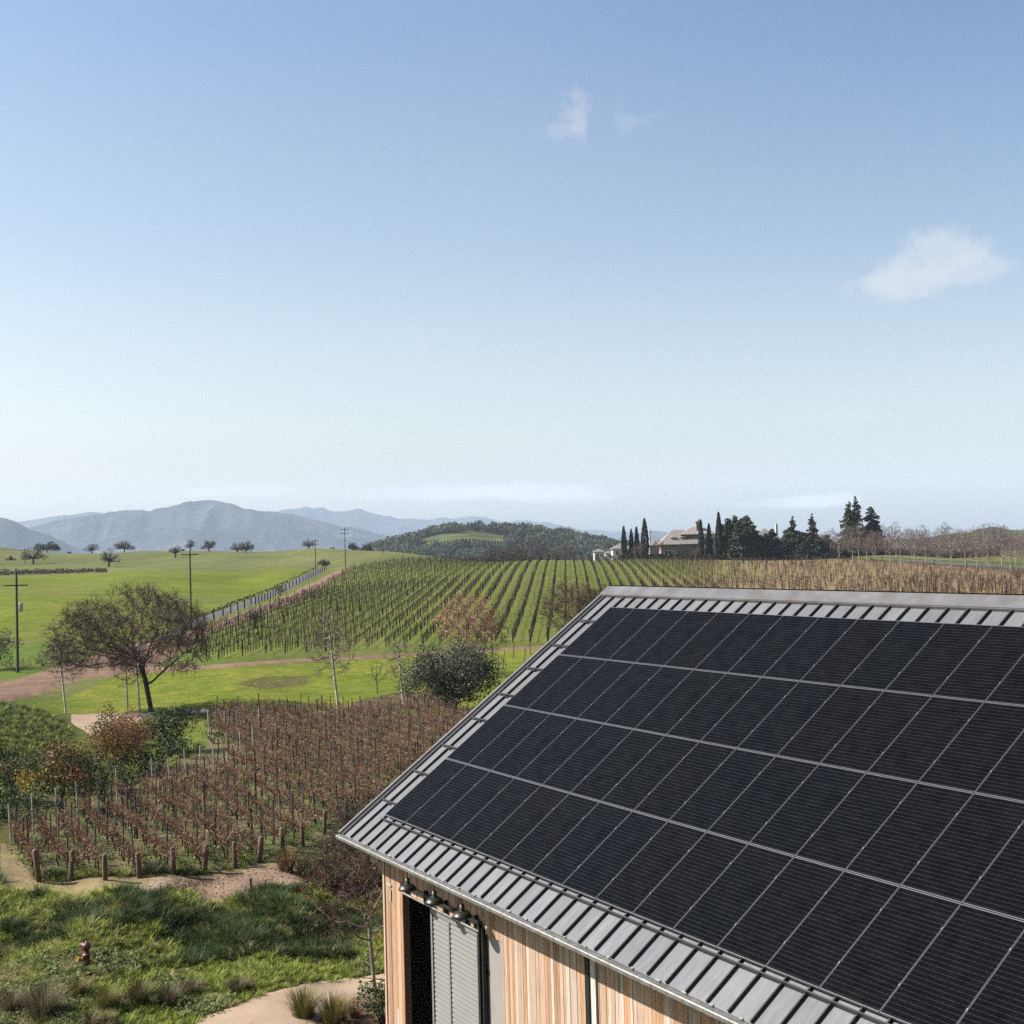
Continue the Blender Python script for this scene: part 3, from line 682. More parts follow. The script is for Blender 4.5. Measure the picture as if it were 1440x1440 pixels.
# walls: vertical cedar boards
WY, WX0, WX1 = .20, -.46, 20.6
WTOP = roof_z(WY) - .06
OPX0, OPX1, OPZ = .53, 4.84, 4.94
cols = [(.62, .46, .34), (.60, .33, .16), (.60, .38, .22), (.68, .56, .46), (.52, .28, .13), (.64, .43, .27), (.70, .62, .55), (.44, .27, .16), (.60, .35, .18), (.56, .42, .31), (.66, .50, .37)]
def boards(mb, x0, x1, z0, z1, y, axis='x'):
    x = x0
    while x < x1 - .02:
        w = min(rg.uniform(.07, .13), x1 - x); c = np.array(cols[rg.integers(0, len(cols))]) * rg.uniform(.8, 1.12); t = rg.uniform(.0, .012)
        zs = [z0, z1] if rg.random() < .55 else [z0, rg.uniform(z0 + .8, z1 - .3) if z1 - z0 > 1.5 else z1, z1]
        for a, b in zip(zs[:-1], zs[1:]):
            if b - a < .01: continue
            if axis == 'x': mb.box(x + .002, x + w - .004, y - .025 - t, y, a, b, c * np.array((.98, .90, .84)))
            else: mb.box(y - .025 - t, y, x + .002, x + w - .004, a, b, c)
            c = np.array(cols[rg.integers(0, len(cols))]) * rg.uniform(.8, 1.12)
        x += w
mb = MB(); boards(mb, WX0, OPX0, .15, WTOP, WY); boards(mb, OPX0, OPX1, OPZ, WTOP, WY); boards(mb, OPX1, WX1, .15, WTOP, WY)
mb.build('front_cladding', M['board'], barn)
mb = MB(); y = WY
while y < YB - .8:
    w = rg.uniform(.08, .13); zt = roof_z(y if y < YR else 2 * YR - y) - .08
    mb.box(WX0 - .02, WX0, y, y + w - .004, .15, zt, np.array(cols[rg.integers(0, len(cols))])); y += w
mb.build('gable_cladding', M['board'], barn)
mb = MB()
YW = YB - .8
mb.box(WX0, OPX0, WY, WY + .12, 0, WTOP - .01); mb.box(OPX0, OPX1, WY, WY + .12, OPZ, WTOP - .01); mb.box(OPX1, WX1, WY, WY + .12, 0, WTOP - .01)
mb.box(WX0, WX1, YW - .12, YW, 0, WTOP); mb.box(WX0, WX0 + .12, WY + .12, YW - .12, 0, WTOP); mb.box(WX1 - .12, WX1, WY + .12, YW - .12, 0, WTOP)
mb.build('wall_core', M['dark_in'], barn)
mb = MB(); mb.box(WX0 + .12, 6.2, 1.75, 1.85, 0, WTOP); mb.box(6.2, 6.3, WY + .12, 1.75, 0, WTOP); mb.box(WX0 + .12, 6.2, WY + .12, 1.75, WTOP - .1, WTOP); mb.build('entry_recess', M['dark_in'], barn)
mb = MB(); mb.box(WX0 - .03, WX1, WY - .04, YW, -.15, .15); mb.build('foundation', M['concrete'], barn)
mb = MB(); mb.box(XL, XR, -.55, WY, roof_z(-.55) - .14, roof_z(-.55) - .11); mb.build('soffit', M['board'], barn)
mb = MB(); mb.box(WX0 - .05, WX0 + .035, WY - .055, WY + .06, .15, WTOP, (.62, .42, .32)); mb.build('corner_trim', M['board'], barn)
mb = MB(); mb.box(OPX0 - .035, OPX0 + .01, WY - .06, WY + .10, .15, OPZ, (.40, .17, .09)); mb.build('door_jamb', M['board'], barn)
# sliding door: frame, louvres
mb = MB()
DX0, DX1, DY = 1.92, 3.98, WY - .02
mb.box(DX0, DX0 + .07, DY - .06, DY, .2, 4.92); mb.box(DX1 - .07, DX1, DY - .06, DY, .2, 4.92); mb.box(DX0 + .07, DX1 - .07, DY - .06, DY, 4.82, 4.92); mb.box(DX0 + .78, DX0 + .84, DY - .055, DY, .2, 4.82)
sdoor = mb.build('sliding_door', M['louver'], barn)
mb = MB(); z = .22
while z < 4.80:
    for (a, b) in ((DX0 + .07, DX0 + .78), (DX0 + .84, DX1 - .07)):
        mb.hexa([(a, DY - .042, z), (b, DY - .042, z), (b, DY - .012, z), (a, DY - .012, z), (a, DY - .022, z + .078), (b, DY - .022, z + .078), (b, DY - .012, z + .078), (a, DY - .012, z + .078)])
    z += .10
mb.box(DX0 + .07, DX1 - .07, DY - .010, DY - .002, .2, 4.8)
link('louvres', mb.mesh('louvres'), M['louver'], sdoor)
mb = MB(); mb.box(4.02, 4.10, WY - .12, WY - .02, .2, 5.1); mb.box(4.16, 4.20, WY - .10, WY, .2, 5.05); mb.build('door_post', M['metal_dark'], barn)
mb = MB(); mb.box(4.21, OPX1 - .01, WY + .01, WY + .05, .2, OPZ); sp_ = mb.build('side_panel', M['panel_pale'], barn)
for z in (4.15, 3.0, 1.6):
    mb = MB(); mb.box(4.22, 4.27, WY - .01, WY + .009, z, z + .09); link('hinge', mb.mesh('hinge'), M['black'], sp_)
mb = MB(); mb.box(.62, 4.12, WY - .15, WY - .11, 5.12, 5.19); mb.build('door_rail', M['black'], barn)
mb = MB(); mb.tube([(.66, WY - .13, 4.98), (4.12, WY - .13, 4.98)], .022, 8); mb.build('rail_pipe', M['gutter'], barn)
mb = MB()
for x in (.8, 1.7, 2.6, 3.5, 3.9): mb.box(x, x + .05, WY - .13, WY - .03, 4.95, 5.24)
mb.build('rail_brackets', M['black'], barn)
mb = MB(); mb.box(7.78, 7.90, WY - .10, WY - .03, .2, WTOP - .02); mb.build('downspout', M['metal_dark'], barn)
mb = MB(); mb.box(7.905, 8.06, WY - .07, WY - .03, .2, WTOP - .02, (.75, .72, .68)); mb.build('pale_board', M['board'], barn)
mb = MB(); mb.tube([(6.95, -.42, 6.02), (6.95, -.40, 5.83), (7.0, -.36, 5.76), (7.35, -.3, 5.76), (7.40, -.28, 5.86), (7.40, -.28, 6.0)], .035, 8); mb.build('eave_hook', M['black'], barn)
mb = MB(); mb.box(-.30, -.06, WY - .06, WY - .035, 4.93, 4.975); mb.box(-.13, -.09, WY - .055, WY - .035, 4.6, 4.85); mb.build('wall_mark', M['steel_stake'], barn)  # two thin grey strips standing in for an unidentified mark on the corner boards

def bl(x, y, z):   # barn-local to world
    c, s = math.cos(BR), math.sin(BR); return (P0[0] + c * x - s * y, P0[1] + s * x + c * y, z)
# lamps
def lamp_proto():
    r = empty('barn_lamp', (0, 0, 0), 0, 'x', 'lamp', 'shade lamps hanging under the barn eave')
    mb = MB(); mb.tube([(0, 0, .20), (0, 0, .62)], .011, 8); mb.build('stem', M['black'], r)
    mb = MB(); mb.lathe([(.0, .21), (.045, .205), (.05, .12), (.065, .08)], 16); mb.build('socket', M['black'], r, smooth=True)
    mb = MB(); mb.lathe([(.06, .085), (.10, .075), (.15, .045), (.185, .0), (.195, -.035), (.185, -.035), (.14, .03), (.06, .065)], 28); mb.build('shade', M['lampmetal'], r, smooth=True)
    return r
lamp0 = lamp_proto()
for k, (lx, lab) in enumerate([(1.72, 'left lamp of three under the eave, hanging beside the corner boards'), (2.96, 'middle lamp of three under the eave, hanging before the louvred door edge'), (4.14, 'right lamp of three under the eave, its shadow on the louvred door')]):
    o = lamp0 if k == 0 else copy_tree(lamp0)
    o.location = bl(lx, -.30, 5.37); o.rotation_euler = (0, 0, BR); o['label'] = lab

# solar array
PW, PH, GX = 1.04, 1.9271, .012
def panel_proto():
    r = empty('solar_panel', (0, 0, 0), 0, 'x', 'solar panel', 'solar panels mounted in four rows on the barn roof')
    w, h = PW - GX, PH - .018; e, e2 = .006, .013
    mb = MB(); mb.box(0, w, 0, e2, -.04, 0); mb.box(0, w, h - e2, h, -.04, 0); mb.box(0, e, e2, h - e2, -.04, 0); mb.box(w - e, w, e2, h - e2, -.04, 0); mb.build('frame', M['alu'], r)
    mb = MB(); mb.box(e, w - e, e2, h - e2, -.012, -.004); mb.build('glass', M['cells'], r)
    for f in (.24, .76):
        mb = MB(); mb.box(w - .008, w + GX + .008, h * f - .02, h * f + .02, -.001, .006); mb.build('clamp', M['alu'], r)
    return r
pan0 = panel_proto()
bmat = Matrix.Translation((P0[0], P0[1], 0)) @ Matrix.Rotation(BR, 4, 'Z')
rowname = ['bottom row nearest the eave', 'second row above the eave', 'third row above the eave', 'top row nearest the ridge']
ordn = ['first', 'second', 'third', 'fourth', 'fifth', 'sixth', 'seventh', 'eighth', 'ninth', 'tenth', 'eleventh', 'twelfth', 'thirteenth', 'fourteenth', 'fifteenth', 'sixteenth', 'seventeenth', 'eighteenth']
first = True
for j in range(4):
    for i in range([16, 16, 15, 13][j]):
        o = pan0 if first else copy_tree(pan0)
        first = False
        o.matrix_world = bmat @ Matrix.Translation((i * PW + GX / 2, j * PH * CT, P0[2] + j * PH * ST)) @ Matrix.Rotation(PITCHR, 4, 'X')
        o['label'] = 'black solar panel, %s from the left gable edge in the %s' % (ordn[i], rowname[j])
k = 0
for j in range(4):
    for f in (.24, .76):
        s = (j + f) * PH; k += 1
        mb = MB(); slope_box(mb, -.92, 16.6, s - .02, s + .02, .058, .078); slope_box(mb, -.55, -.40, s - .055, s - .03, .001, .05); 
        tag(mb.build('mounting_rail', M['metal_dark'], None, (P0[0], P0[1], 0), BR), 'dark panel mounting rail, %s up from the eave, its end showing by the gable' % ordn[k - 1], 'rail', 'mounting rails under the solar panels')
mb = MB(); slope_box(mb, -.02, 16.7, -.03, -.008, .05, .115); tag(mb.build('array_skirt', M['black'], None, (P0[0], P0[1], 0), BR), 'black edge strip along the bottom of the solar array', 'edge strip')

# ------------------------------------------------------------------ foreground vineyard
rg = np.random.default_rng(21)
front = [(55, 1240), (100, 1238.6), (148, 1237.6), (196.5, 1234.7), (244, 1229.5), (288, 1226), (331, 1220.5), (365, 1213), (397, 1198), (426, 1190), (456.4, 1173), (486.5, 1159)]
FW = [at(*p) for p in front]
RD = np.array([math.sin(math.radians(-29)), math.cos(math.radians(-29))]); RN = np.array([RD[1], -RD[0]])
rows = [(w[0], w[1]) for w in FW]
last = np.array(rows[-1]); stepv = (np.array(rows[-1]) - np.array(rows[5])) / 6
for k in range(1, 16): rows.append(tuple(last + stepv * k * 1.0 + np.array([0, .0])))
# left edge of the block, then rows starting further back along that edge
vpoly = np.array([at(8, 1190)[:2], at(55, 1243)[:2], at(250, 1232)[:2], at(370, 1216)[:2], at(490, 1160)[:2], at(560, 1120)[:2], at(700, 1075)[:2], onground(760, 78)[:2], onground(760, 94)[:2], at(600, 1007)[:2], at(290, 1007)[:2], at(290, 1030)[:2], at(352, 1062)[:2], at(240, 1103)[:2], at(160, 1129)[:2], at(100, 1160)[:2]])
def postm(w, h, name, mat, seg=4, top=None):
    mb = MB(); mb.tube([(0, 0, -.3), (0, 0, h)], [w, w * .93], seg if seg > 4 else 4); return mb.mesh(name)
endpost = None
mb = MB(); mb.tube([(0, 0, -.3), (0, 0, .6), (0, 0, 1.02), (0, 0, 1.06)], [.105, .10, .095, .075], 10)
me_end = mb.mesh('end_post', True)
lb = ['first', 'second', 'third', 'fourth', 'fifth', 'sixth', 'seventh', 'eighth', 'ninth', 'tenth', 'eleventh', 'twelfth']
for k, w in enumerate(FW):
    o = link('end_post', me_end, M['wood_post'], None, (w[0], w[1], w[2]), rg.uniform(0, 3)); o.rotation_euler = (rg.normal(0, .06), rg.normal(.0, .07), rg.uniform(0, 6)); o.scale = (rg.uniform(.8, 1.1),) * 2 + (rg.uniform(.85, 1.15),)
    tag(o, 'thick brown wooden end post, %s from the left along the near vineyard edge' % lb[k], 'post', 'wooden end posts of the near vineyard')
backp = [(15.5, 1187), (47, 1172), (79, 1162), (110, 1152), (138.5, 1138), (165, 1129), (215.5, 1113), (238, 1113), (262, 1100), (282, 1093), (302, 1087), (320, 1072), (339, 1070), (356, 1063), (294, 1034), (316, 1036), (339, 1034), (365, 1030)]
mb = MB(); mb.tube([(0, 0, -.3), (0, 0, 1.62)], [.034, .032], 6); me_back = mb.mesh('grey_post')
for k, p in enumerate(backp):
    w = at(*p); o = link('row_post', me_back, M['steel_stake'], None, w); o.rotation_euler = (rg.normal(0, .03), rg.normal(-.04, .03), 0)
    tag(o, 'slim pale grey post at the shrub end of a near vine row', 'post', 'grey end posts along the shrub side of the near vineyard')
# vine variants
def vine_meshes(seed, dense=1.0, leafcols=((.30, .08, .055), (.26, .15, .085), (.38, .24, .13), (.20, .13, .085), (.34, .20, .12)), nleaf=46, hgt=1.0, side=False):
    r = np.random.default_rng(seed)
    P, E_, Ra, Rb = [], [], [], []
    pts = [np.array([0, 0, -.05])]
    for k in range(4): pts.append(pts[-1] + np.array([r.normal(0, .03), r.normal(0, .03), .13 * hgt]))
    for a, b in zip(pts[:-1], pts[1:]): P.append(a); E_.append(b); Ra.append(.03); Rb.append(.026)
    V, Q = tubes(P, E_, Ra, Rb, 6); C = np.tile((.07, .052, .04), (len(V), 1)); tm = mesh_np('vine_trunk', V, Q, None, C, True)
    P, E_, Ra, Rb = [], [], [], []; top = pts[-1]; tips = []
    arms = [top]
    for s in (-1, 1):
        q = top
        for k in range(4):
            n = q + np.array([r.normal(0, .02), s * .12, r.normal(.01, .02)]); P.append(q); E_.append(n); Ra.append(.018); Rb.append(.015); arms.append(n); q = n
    for k in range(int(34 * dense)):
        a = arms[r.integers(0, len(arms))]; d = np.array([r.normal(0, .42), r.normal(0, .45), 1.0]); L = r.uniform(.25, .8) * hgt; q = a; ns = 3
        for j in range(ns):
            d = d + r.normal(0, .35, 3) + np.array([0, 0, -.12 * j]); d /= np.linalg.norm(d); n = q + d * L / ns
            P.append(q); E_.append(n); Ra.append(.0085 - .0015 * j); Rb.append(.007 - .0015 * j); q = n; tips.append(n)
    V, Q = tubes(P, E_, Ra, Rb, 3); cc = np.array((.42, .24, .14)) * r.uniform(.5, 1.4, (len(P), 1)); mb = MB(); mb.add(V, Q, c=np.repeat(cc, 6, 0))
    if nleaf:
        t = np.array(tips); k = r.integers(0, len(t), int(nleaf)); lc = np.array(leafcols)[r.integers(0, len(leafcols), len(k))]
        V, Q, C = cards(r, t[k] + r.normal(0, .06, (len(k), 3)), .07, lc); mb.add(V, Q, c=C)
    return tm, mb.mesh('canes')
VV = [vine_meshes(100 + k, 1.0, nleaf=[45, 70, 110, 30, 90, 45, 70, 35][k]) for k in range(8)]
vines = []; stakes = []; wires = 0
for ri, (x0, y0) in enumerate(rows):
    s = .35; on = False; pts = []
    while s < 48:
        p = np.array([x0, y0]) + RD * s
        if inpoly(np.array([p[0]]), np.array([p[1]]), vpoly)[0] and p[1] < 94:
            pts.append(s); vines.append((p[0] + rg.normal(0, .05), p[1] + rg.normal(0, .05), ri))
            if len(pts) % 2 == 0: stakes.append((p[0] + .05, p[1]))
        s += .82
# rows that begin at the back-left edge, left of the first row's line
for k in range(1, 16):
    x0, y0 = np.array(rows[0]) - (np.array(rows[6]) - np.array(rows[0])) / 6 * k; s = 0
    while s < 60:
        p = np.array([x0, y0]) + RD * s; 
        if inpoly(np.array([p[0]]), np.array([p[1]]), vpoly)[0] and p[1] < 94:
            vines.append((p[0] + rg.normal(0, .05), p[1] + rg.normal(0, .05), -k))
            if rg.random() < .4: stakes.append((p[0], p[1]))
        s += .82
vines.sort(key=lambda v: v[1]); protos = []
rotv = math.atan2(RD[1], RD[0]) - math.pi / 2
def join_instances(name, items, meshes, mat, kind='stuff', label=None, cat=None, attr_scale=None):
    """one merged mesh from many placed copies"""
    data = []
    for me in meshes:
        n = len(me.vertices); v = np.zeros(n * 3, np.float32); me.vertices.foreach_get('co', v); v = v.reshape(-1, 3)
        lv = np.zeros(len(me.loops), np.int32); me.loops.foreach_get('vertex_index', lv)
        tot = np.zeros(len(me.polygons), np.int32); me.polygons.foreach_get('loop_total', tot)
        c = np.zeros(n * 4, np.float32)
        if me.color_attributes: me.color_attributes[0].data.foreach_get('color', c)
        q = []; t = []; i = 0
        if (tot == 4).all(): q = lv.reshape(-1, 4)
        else:
            st = np.r_[0, np.cumsum(tot)[:-1]]; q = lv[(st[tot == 4][:, None] + np.arange(4))]; t = lv[(st[tot == 3][:, None] + np.arange(3))]
        data.append((v, np.array(q).reshape(-1, 4), np.array(t).reshape(-1, 3), c.reshape(-1, 4)[:, :3]))
    VV_, QQ, TT_, CC = [], [], [], []; off = 0
    for it in items:
        k, x, y, z, rz, s = it[:6]; cs = it[6] if len(it) > 6 else 1.0
        v, q, t, c = data[k]; co, si = math.cos(rz), math.sin(rz)
        sv = np.asarray(s, float) * np.ones(3); w = v * sv
        VV_.append(np.c_[w[:, 0] * co - w[:, 1] * si + x, w[:, 0] * si + w[:, 1] * co + y, w[:, 2] + z])
        QQ.append(q + off); TT_.append(t + off); CC.append(c * np.asarray(cs)); off += len(v)
    me = mesh_np(name, np.vstack(VV_), np.vstack(QQ), np.vstack(TT_) if sum(len(t) for t in TT_) else None, np.vstack(CC))
    o = link(name, me, mat); return tag(o, label, cat, None, kind)
GV = 'bare grapevines standing in the near vineyard rows'
rest = []
zs = gz(np.array([v[0] for v in vines]), np.array([v[1] for v in vines]))
for k, (x, y, ri) in enumerate(vines):
    vi = int(rg.integers(0, 8)); rz = rotv + rg.choice([0, math.pi]) + rg.normal(0, .06); sc = rg.uniform(.85, 1.25)
    if k < 300:
        tm, cm = VV[vi]
        o = link('grapevine', tm, M['bark'], None, (x, y, zs[k]), rz); o.scale = (sc,) * 3
        tag(o, 'bare brown grapevine with a few red leaves in the near vineyard', 'grapevine', GV)
        link('canes', cm, M['leaf'], o)
    else: rest.append((vi, x, y, zs[k], rz, sc))
if rest:
    join_instances('grapevine_rows', rest, [v[1] for v in VV], M['leaf'], 'stuff', 'far part of the near vineyard, bare brown vines on stakes', 'vineyard')
stakes.sort(key=lambda p: p[1])
mb = MB(); mb.box(-.03, .03, -.022, .022, -.2, 1.55); me_st = mb.mesh('stake'); me_st2 = mb.mesh('stake')
szs = gz(np.array([v[0] for v in stakes]), np.array([v[1] for v in stakes])); rest = []
for k, (x, y) in enumerate(stakes):
    if k < 260:
        o = link('vine_stake', me_st2 if k % 4 == 1 else me_st, M['wood_post'] if k % 4 == 1 else M['rust_stake'], None, (x, y, szs[k])); o.rotation_euler = (rg.normal(0, .03), rg.normal(0, .03), rg.uniform(0, 3)); o.scale = (1, 1, rg.uniform(.75, 1.2))
        tag(o, 'thin upright stake holding a vine in the near vineyard', 'stake', 'vine stakes in the near vineyard')
    else: rest.append((0, x, y, szs[k], rg.uniform(0, 3), (1, 1, rg.uniform(.85, 1.1))))
if rest: join_instances('vine_stakes', rest, [me_st], M['rust_stake'], 'stuff', 'dark stakes in the far half of the near vineyard', 'stakes')
for ri in range(0, len(rows)):
    mb = MB(); ok = False; x0, y0 = rows[ri]
    for zz in (.62, .95, 1.3):
        pts = []
        for s in np.linspace(0, 46, 47):
            p = np.array([x0, y0]) + RD * s
            if inpoly(np.array([p[0]]), np.array([p[1]]), vpoly)[0]: pts.append((p[0], p[1], float(gz(p[0], p[1])) + (zz if s > 0 else .9)))
        if len(pts) > 2: mb.tube(pts, .0035, 3, cap=False); ok = True
    if ok: tag(mb.build('trellis_wire', M['wire']), 'steel trellis wires strung along a near vineyard row', 'wires', 'trellis wires of the near vineyard rows')

# ------------------------------------------------------------------ hillside vineyard: thousands of vines, one mass
def hill_vineyard():
    r = np.random.default_rng(31)
    meshes = [vine_meshes(200 + k, .55, nleaf=8 + 6 * k, hgt=1.15)[1] for k in range(3)]
    lean = []
    for k in range(4):     # low detail clumps
        rr = np.random.default_rng(300 + k); P, E_ = [], []
        P.append((0, 0, 0)); E_.append((0, 0, .75)); 
        for j in range(10):
            a = (rr.normal(0, .04), rr.uniform(-.55, .55), rr.uniform(.6, .85)); P.append(a); E_.append((a[0] + rr.normal(0, .16), a[1] + rr.normal(0, .2), a[2] + rr.uniform(.15, .6)))
        P.append((0, -.6, .75)); E_.append((0, .6, .78))
        V, Q = tubes(np.array(P), np.array(E_), np.r_[.05, np.full(10, .017), .02], np.r_[.04, np.full(10, .01), .02], 3)
        c = np.vstack([(.07, .05, .04)] + [np.array((.12, .085, .05)) * rr.uniform(.6, 1.3) for _ in range(10)] + [(.08, .06, .04)])
        lean.append(mesh_np('v', V, Q, None, np.repeat(c, 6, 0)))
    mbp = MB(); mbp.box(-.035, .035, -.035, .035, -.2, 1.75, (.09, .07, .055)); post = mbp.mesh('p'); lean.append(post)
    VP = pray(795, 700); dx = VP[0] / VP[1]; d = np.array([dx, 1.0]); d /= np.linalg.norm(d); nrm = np.array([d[1], -d[0]])
    o0 = np.array([onground(720, 150)[0], 150.0]); XS, YS, RZ, KK = [], [], [], []
    for i in range(-60, 110):
        base = o0 + nrm * 2.05 * i; s = -60 + r.uniform(-.5, .5); cnt = 0
        sv = np.arange(s, 240, 1.25); P = base + np.outer(sv, d)
        m = inpoly(P[:, 0], P[:, 1], Z_vine2) & (P[:, 1] < 343); idx = np.where(m)[0]
        # nothing of the rows deep behind the barn shows: keep only what the photo could show from here or a step aside
        for q, j in enumerate(idx):
            x, y = P[j]
            if x / y > .07 and y < 120 + (x / y - .07) * 60: continue
            if y > 240 and (j % 2): continue
            if x / y > .16 and r.random() < .45: continue
            XS.append(x + r.normal(0, .06)); YS.append(y); KK.append(int(r.integers(0, 4))); RZ.append(0)
            if q % 5 == 0 or q == 0: XS.append(x); YS.append(y + .3); KK.append(4); RZ.append(0)
    XS, YS = np.array(XS), np.array(YS); ZS = gz(XS, YS); rz = math.atan2(d[1], d[0]) - math.pi / 2
    items = []
    for x, y, z, k in zip(XS, YS, ZS, KK):
        u = x / y; b = min(max((u - .10) / .1, 0), 1); cs = np.array((1 + .7 * b, 1 + .15 * b, 1 + .2 * b))
        if k == 4: items.append((4, x, y, z, 0, (1, 1, r.uniform(.9, 1.1)), 1.0))
        else: items.append((k, x, y, z, rz + r.choice([0, math.pi]), (1.2, 1.25 if y < 240 else 2.1, r.uniform(.8, 1.15)), cs))
    join_instances('hillside_vineyard', items, lean, M['leaf'], 'stuff', 'long rows of bare vines climbing the green hillside', 'vineyard')
    return len(items)
hill_vineyard()

# ------------------------------------------------------------------ trees of the middle ground
def vrange(a, b, n): return [np.array((a[0] + (b[0] - a[0]) * t, a[1] + (b[1] - a[1]) * t, a[2] + (b[2] - a[2]) * t)) for t in np.linspace(0, 1, n)]
# the big oak
r = np.random.default_rng(41)
att = np.vstack([dome_pts(r, 2600, 5.6, 5.2, 3.2, 9.4, shell=.62), dome_pts(r, 420, 2.4, 3, 2.9, 6.4) + np.array([-4.0, 0, 0]), dome_pts(r, 320, 1.9, 2.5, 2.8, 6.0) + np.array([4.0, 0, 0])]); att[:, 0] -= 1.4
vn = vnoise(att[:, 0] + att[:, 2] * .7, att[:, 2] * 1.1 + att[:, 1] * .5, 1.25, 33); att = att[vn > .40]
pos = at(214, 1001)
tm, cm = woody(r, att, vrange((0, 0, -.2), (-.5, 0, 2.6), 7), .30, .40, .012, .44, (.08, .066, .052), (.21, .15, .11), twigs=6, twl=.7, twr=.012, leaves=(1500, .10, [(.17, .11, .06), (.14, .12, .05), (.2, .13, .08)], None), gnarl=.32)
place_tree('oak_tree', tm, cm, pos, 'large spreading oak with bare dark tangled crown on the lawn', rotz=0)
# slender pale-barked trees
def slender(seed, h, w, lean, fork=False, tw=3, leaves=None, bark=WH, tip=(.30, .22, .175), low=.28, twr=.014, npt=200):
    r = np.random.default_rng(seed)
    att = dome_pts(r, npt, w, w, h * low, h, shape='egg'); att[:, 0] += lean * (att[:, 2] / h); 
    tk = vrange((0, 0, -.2), (lean * .75, 0, h * .8), max(6, int(h * .8 / .3)))
    return woody(r, att, tk, .30, .42, .015, .42, bark, tip, twigs=tw, twl=.5, twr=twr, leaves=leaves, gnarl=.22, split=.45, whiten=.35)
tm, cm = slender(51, 7.2, 1.3, -.7); place_tree('bare_tree', tm, cm, at(93, 1003), 'slim bare tree with pale forked trunk at far left of lawn')
tm, cm = slender(52, 6.0, 1.2, -.2); place_tree('bare_tree', tm, cm, at(180, 1001), 'left of two slim grey trunked trees under the big oak')
tm, cm = slender(53, 6.4, 1.3, -.4); place_tree('bare_tree', tm, cm, at(197, 1002), 'right of two slim grey trunked trees under the big oak')
tm, cm = slender(54, 7.4, 2.0, -.75, leaves=(60, .09, [(.25, .12, .08), (.3, .22, .15)], None)); place_tree('bare_tree', tm, cm, at(476, 996), 'pale leaning bare tree alone on the lawn below the vine rows')
tm, cm = slender(55, 5.4, 1.1, -.35); place_tree('bare_tree', tm, cm, at(568, 1000), 'thin small bare tree just left of the olive bush')
r = np.random.default_rng(56); att = dome_pts(r, 160, .9, .9, .9, 2.8, shape='egg')
tm, cm = woody(r, att, vrange((0, 0, -.1), (0, 0, .25), 3), .2, .3, .010, .4, BK, TW, twigs=2, twl=.3, twr=.008); place_tree('bare_shrub', tm, cm, at(531, 976), 'small vase shaped bare shrub on the lawn', 'shrub')
# red leaved tree
r = np.random.default_rng(57); att = np.vstack([dome_pts(r, 500, 3.1, 3.0, 2.0, 7.7, shape='egg')])
RL = [(.66, .23, .10), (.72, .34, .19), (.55, .17, .08), (.80, .56, .42), (.60, .36, .15)]
tm, cm = woody(r, att, vrange((0, 0, -.2), (.1, 0, 5.0), 14), .34, .5, .011, .42, (.34, .27, .22), (.46, .30, .24), twigs=4, twl=.5, twr=.012,
               leaves=(2100, .13, RL, lambda q: np.clip(.45 + .55 * (1 - np.abs(q[:, 2] - 5.6) / 2.2), .18, 1)), gnarl=.2, split=.4)
place_tree('autumn_tree', tm, cm, at(656, 950), 'tree with sparse orange red leaves above the olive bush')
r = np.random.default_rng(58); att = dome_pts(r, 300, 1.9, 1.9, 2.0, 6.0, shape='egg')
tm, cm = woody(r, att, vrange((0, 0, -.2), (0, 0, 4.0), 11), .32, .48, .010, .42, BK, (.34, .24, .17), twigs=4, twl=.45, twr=.012, leaves=(500, .11, [(.22, .11, .06), (.2, .15, .06)], None), split=.4)
place_tree('autumn_tree', tm, cm, at(693, 948), 'thinner brown twigged tree right beside the orange leaved tree')
for (px, py, lab, sd, w) in [(800, 905, 'round brown twiggy tree rising behind the barn roof edge', 59, 3.6), (842, 900, 'brown twiggy tree half hidden by the barn ridge corner', 60, 2.8)]:
    r = np.random.default_rng(sd); att = dome_pts(r, 600, w, w, 1.2, 7.2 if sd == 59 else 6.6, shape='egg')
    tm, cm = woody(r, att, vrange((0, 0, -.2), (0, 0, 1.2), 4), .36, .5, .012, .42, (.11, .08, .06), (.24, .165, .10), twigs=7, twl=.6, twr=.016, leaves=(1200, .12, [(.2, .12, .06), (.2, .17, .07)], None))
    place_tree('bare_tree', tm, cm, onground(px, 140), lab)
# tree beside the barn
r = np.random.default_rng(61)
att = dome_pts(r, 420, 1.9, 1.6, 1.55, 4.3, shape='egg'); att[:, 0] -= .45; att[:, 0] -= .25 * (att[:, 2] < 2.2)
tm, cm = woody(r, att, vrange((0, 0, -.2), (-.12, 0, 1.5), 8), .17, .26, .0075, .42, (.36, .31, .25), (.16, .085, .065), twigs=3, twl=.32, twr=.006,
               leaves=(90, .085, [(.42, .03, .02), (.34, .05, .03), (.3, .12, .04)], None), gnarl=.2, whiten=.2)
place_tree('young_tree', tm, cm, at(529, 1402), 'young grey barked tree with few red leaves beside barn corner')
